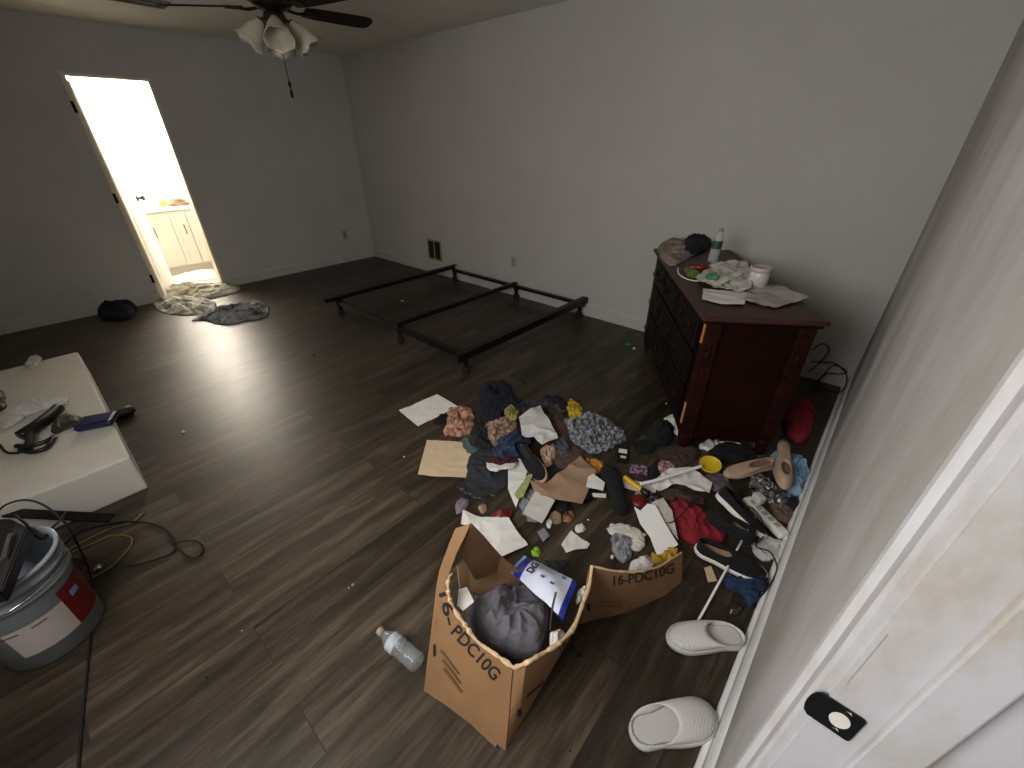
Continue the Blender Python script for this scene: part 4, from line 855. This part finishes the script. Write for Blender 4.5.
bm=tube(B(),[at(20,436,BZ+.03),at(36,426,BZ+.035),at(52,414,BZ+.03),at(58,408,BZ+.03)],.028,10,5); obj('tool_body',bm,M_blackp,t,world=True,smooth=True)
bm=tube(B(),[at(30,430,BZ+.03),at(30,440,BZ+.025),at(28,448,BZ+.02)],.018,8,4); obj('tool_handle',bm,M_rubber,t,world=True,smooth=True)
t=thing('pruning_pliers','black pliers with shiny pivot in front of the tool','pliers',tuple(at(34,446,BZ)))
for q in ([(54,437),(44,442),(30,446),(16,446)],[(54,438),(46,448),(32,452),(20,450)]):
    bm=tube(B(),[at(x,y,BZ+.013) for x,y in q],.011,8,5); obj('handle',bm,M_blackp,t,world=True,smooth=True)
bm=B(); lathe(bm,[(.012,0),(.011,.006),(.003,.008)],Matrix.Translation(at(53,437,BZ+.022)),14); obj('pivot',bm,M_chrome,t,world=True)
mound('white_rag','white rag heap behind the black tool on the white box','rag',[(-2,420),(10,409),(22,402),(38,400),(56,400),(68,398),(66,404),(54,408),(40,412),(26,417),(12,426),(0,428)],M_wcloth,.045,BZ,72,18)
mound('paper_scrap','crumpled white wrapper at the far edge of the white box','wrapper',[(26,366),(33,358),(41,358),(40,364),(32,369)],M_paper2,.04,BZ,73,16)
cable('black_cable','short black cable curling on the left end of the white box',[(0,445,BZ+.006),(6,452,BZ+.006),(16,453,BZ+.006),(28,451,BZ+.006)],.006,M_rubber)
mound('dark_green_cloth','dark olive cloth at the left frame edge on the white box','cloth',[(-14,392),(-2,388),(5,396),(6,406),(0,412),(-14,410)],M_olive,.05,BZ,74,9)
t=thing('spray_can','dark grey can lying on the floor behind the white box','can',tuple(at(124,412,.03)))
a,b=at(112,416,.03),at(133,409,.03); bm=B(); lathe(bm,[(.02,0),(.03,.008),(.03,(b-a).length-.01),(.022,(b-a).length)],M_to(a,b-a),20); obj('can_body',bm,mat('grey_metal_can',(52,48,46),.4,.3,metal=.4),t,world=True,smooth=True)
bm=B(); cyl(bm,b-(b-a).normalized()*.002,b+(b-a).normalized()*.01,.016); obj('can_cap',bm,M_blackp,t,world=True)
# ------------------------------------------------------------------ bucket and things round it
bc=V((-1.785,-.478,0))
t=thing('plastic_bucket','translucent white plastic bucket with red and white label','bucket',tuple(bc))
bm=B(); lathe(bm,[(.05,.0),(.125,.001),(.131,.006),(.140,.27),(.143,.28),(.152,.282),(.152,.29),(.144,.295),(.145,.325),(.154,.327),(.154,.337),(.146,.342),(.148,.362),(.157,.364),(.157,.376),(.146,.377),(.143,.34),(.127,.012),(.05,.01)],seg=56,cap=True); obj('bucket_wall',bm,M_bucket,t,smooth=True)
def wrap(z0,z1,a0,a1,m,name,label=None,rr=.0015,skew=0):
    bm=B(); n=16
    rad=lambda z:.131+(.009)*(z/.27)+rr
    g=[[bm.verts.new((rad(z)*math.cos(a0+(a1-a0)*i/n),rad(z)*math.sin(a0+(a1-a0)*i/n),z)) for i in range(n+1)] for z in (z0,(z0+z1)/2,z1)]
    for r0,r1 in zip(g,g[1:]):
        for i in range(n): bm.faces.new((r0[i],r0[i+1],r1[i+1],r1[i]))
    return obj(name,bm,m,t,label=label)
LA=R(42)
wrap(.075,.245,LA-R(4),LA+R(58),M_redp,'bucket_label','dark red label')
wl=wrap(.075,.205,LA-R(66),LA-R(4),mat('label_white',(190,180,172),.6,.06),'bucket_label','white label')
wrap(.185,.21,LA+R(8),LA+R(22),mat('label_blue',(120,150,190),.5,.1),'label_emblem',rr=.0025)
for k in range(2): wrap(.186,.190,LA-R(68)+k*R(28),LA-R(52)+k*R(28),M_ink,'label_print',rr=.0025)
bm=tube(B(),[(.157*math.cos(a),.157*math.sin(a),.30+.02*math.sin(a*1)) for a in [R(-100+20*i) for i in range(10)]],.003,6); obj('bail_handle',bm,M_chrome,t,smooth=True)
t=thing('tool_tray','black plastic tool tray sitting across the bucket rim','tool tray',tuple(at(8,566,.39)))
def slab(name,px,z,thk,m,parent):
    pts=[at(x,y,z) for x,y in px]; bm=B(); f=bm.faces.new([bm.verts.new(p) for p in pts]); ex=bmesh.ops.extrude_face_region(bm,geom=[f]); bmesh.ops.translate(bm,verts=[q for q in ex['geom'] if isinstance(q,bmesh.types.BMVert)],vec=(0,0,-thk))
    bmesh.ops.bevel(bm,geom=bm.edges[:],offset=.004,segments=2,affect='EDGES'); return obj(name,bm,m,parent,world=parent is not None)
slab('tray_base',[(-30,520),(10,518),(27,527),(0,592),(-30,600)],.43,.045,M_blackp,t)
slab('tray_rim',[(14,523),(27,527),(2,590),(-8,586)],.442,.012,M_rubber,t)
bm=tube(B(),[at(4,560,.45),at(8,545,.455),at(11,535,.45)],.008,8,4); obj('metal_clip',bm,M_chrome,t,world=True)
t=thing('black_bar','long flat black metal bar lying between bucket and white box','bar',tuple(at(50,516,.12)))
a,b=at(-30,511,.19),at(112,518,.10); an=(b-a)
bm=B(); box(bm,((a+b)/2),(an.length,.045,.012),rot=an.to_track_quat('X','Z').to_matrix(),bev=.003); obj('bar_body',bm,M_black,t,world=True)
cable('black_cable','thick black cord arching over the bucket and down the floor',[(-10,522,.40),(4,506,.44),(25,500,.46),(45,506,.44),(64,522,.38),(78,545,.25),(88,568,.12),(93,590,.03),(92,620,.008),(88,660,.006),(84,700,.006),(80,740,.006),(77,790,.006)],.0036,M_rubber)
cable('black_cable','second black cord with loop lying on floor right of bucket',[(60,548,.03),(80,532,.02),(110,524,.008),(140,522,.007),(162,528,.007),(172,538,.008),(174,550,.012),(166,556,.007),(140,564,.006),(128,566,.006)],.0045,M_rubber)
cable('black_cable','small looped end of black cord on the floor',[(172,545,.006),(184,541,.006),(198,542,.006),(203,550,.006),(196,558,.006),(186,556,.006),(176,547,.01)],.004,M_rubber)
cable('black_cable','black cord curled against the bucket rim',[(16,516,.40),(26,524,.40),(36,536,.38),(44,538,.36),(52,528,.34),(60,520,.3),(66,512,.26)],.0045,M_rubber)
cable('yellow_cable','thin yellow cord coiled on the floor behind the bucket',[(144,512,.004),(132,522,.004),(112,528,.004),(90,538,.004),(68,550,.006),(55,560,.01)],.003,M_ystring)
cable('yellow_cable','thin yellow cord looping between bucket and black cord',[(62,582,.01),(84,580,.004),(106,570,.004),(122,556,.004),(132,543,.004),(128,536,.004),(110,536,.004),(92,544,.004),(72,552,.006)],.003,M_ystring)
mound('red_tool','dark red and black gadget on the floor behind the bucket','gadget',[(68,568),(78,560),(90,560),(97,568),(92,578),(76,581)],mat('red_black',(90,30,30),.4,.5,22,c2=(12,12,12)),.05,0,75,16)
bm=B(); lathe(bm,[(.009,0),(.011,.004),(.011,.03),(.006,.034)],M_to(at(95,571,.03),(.3,.6,.5)),14); tag(obj('metal_ferrule',bm,M_chrome,smooth=True),'small shiny metal cap beside the red gadget','cap')
# ------------------------------------------------------------------ small bits on the floor
M_bit=M_paper; 
bits=[((184,432),'white plastic scrap alone on the glossy floor beside the white box',M_paper,.035,.012),
((314,356),'small black lump on the floor beyond the shiny patch',M_bcloth,.035,.018),((302,342),'tiny black lump nearest the far end of the glossy floor',M_bcloth,.02,.012),
((409,322),'small white crumb under the middle of the bed frame',M_paper,.05,.01),((402,301),'white flake on the floor within the bed frame',M_paper,.05,.008),
((404,457),'tiny white flake left of the manila envelope',M_paper,.018,.004),((524,383),'round black lid on the floor beyond the navy jacket',M_blackp,.04,.012),
((666,404),'tiny yellow bead before the dresser front leg',M_yel,.016,.01),((628,345),'crumpled green wrapper near the dresser far leg',M_green,.07,.02),
((634,349),'tiny white cap beside the green wrapper',M_paper,.02,.01),((573,648),'dark bottle cap in front of the box, upper of two',M_blackp,.016,.004),((579,656),'dark bottle cap in front of the box, lower of two',M_blackp,.02,.005),
((572,632),'white popcorn crumb at the box side edge',M_wcloth,.022,.012),((612,558),'white round cap before the grey plastic bag',M_paper,.014,.01),
((570,751),'tiny dark speck on the floor right of the box',M_dark,.008,.003),((353,585),'brown leaf curled on the floor left of the box',M_kraft,.018,.006),
((349,588),'pale seed beside the brown leaf',M_paper,.008,.005),((206,678),'dark knot shaped pebble on the near floor',M_dark,.012,.004),((242,631),'tiny white crumb on the near floor planks',M_paper,.006,.003),
((428,452),'thin grey strip above the manila envelope',M_dgcloth,.03,.004),((588,520),'small white tag beside the black pouch',M_paper,.015,.006),((141,485+30),'white flake by the corner of the white box',M_paper2,.015,.004)]
for i,(p,lb,m,s,h) in enumerate(bits):
    c=at(*p); an=random.random()*6
    pts=[c+V((math.cos(an+k*PI/3)*s*(.6+.4*random.random())*.5,math.sin(an+k*PI/3)*s*(.35+.4*random.random())*.5,0)) for k in range(6)]
    nm='bottle_lid' if 'cap' in lb.split() else 'crumb' if 'crumb' in lb else 'scrap'
    if nm=='bottle_lid':
        bm=B(); lathe(bm,[(s*.5,0),(s*.5,h),(s*.4,h*1.2),(s*.05,h*1.2)],Matrix.Translation(c+V((0,0,.0008))),18)
    else: bm=mound_bm(pts,h,i,30,.4,6)
    tag(obj(nm,bm,m,smooth=nm!='bottle_lid'),lb,'bottle lid' if nm=='bottle_lid' else 'debris')
# ------------------------------------------------------------------ light
def area(name,loc,rot,sx,sy,e,c=(1,1,1),spread=None):
    l=bpy.data.lights.new(name,'AREA'); l.shape='RECTANGLE'; l.size=sx; l.size_y=sy; l.energy=e; l.color=c
    if spread: l.spread=spread
    o=bpy.data.objects.new(name,l); col.objects.link(o); o.location=loc; o.rotation_euler=rot; return o
# fill light added at the unseen, assumed window behind the camera
area('window_fill',((W0+W1)/2,YF-.03,(WZ0+WZ1)/2+.05),(R(62),0,R(4)),1.25,1.05,47,(1,.99,.97))
# bathroom ceiling light
area('bathroom_light',(-7.0,1.0,CZ-.06),(0,0,0),1.0,1.2,6,(1,.93,.82))
area('hall_light',(.9,-.1,CZ-.08),(0,0,0),.6,.6,5,(1,.96,.92))
w=bpy.data.worlds.new('world'); scn.world=w; w.use_nodes=True; w.node_tree.nodes['Background'].inputs[0].default_value=(.8,.88,1,1); w.node_tree.nodes['Background'].inputs[1].default_value=.4
vs=scn.view_settings; vs.view_transform='Standard'; vs.look='None'; vs.gamma=1; vs.exposure=0; vs.use_curve_mapping=False
scn.display_settings.display_device='sRGB'
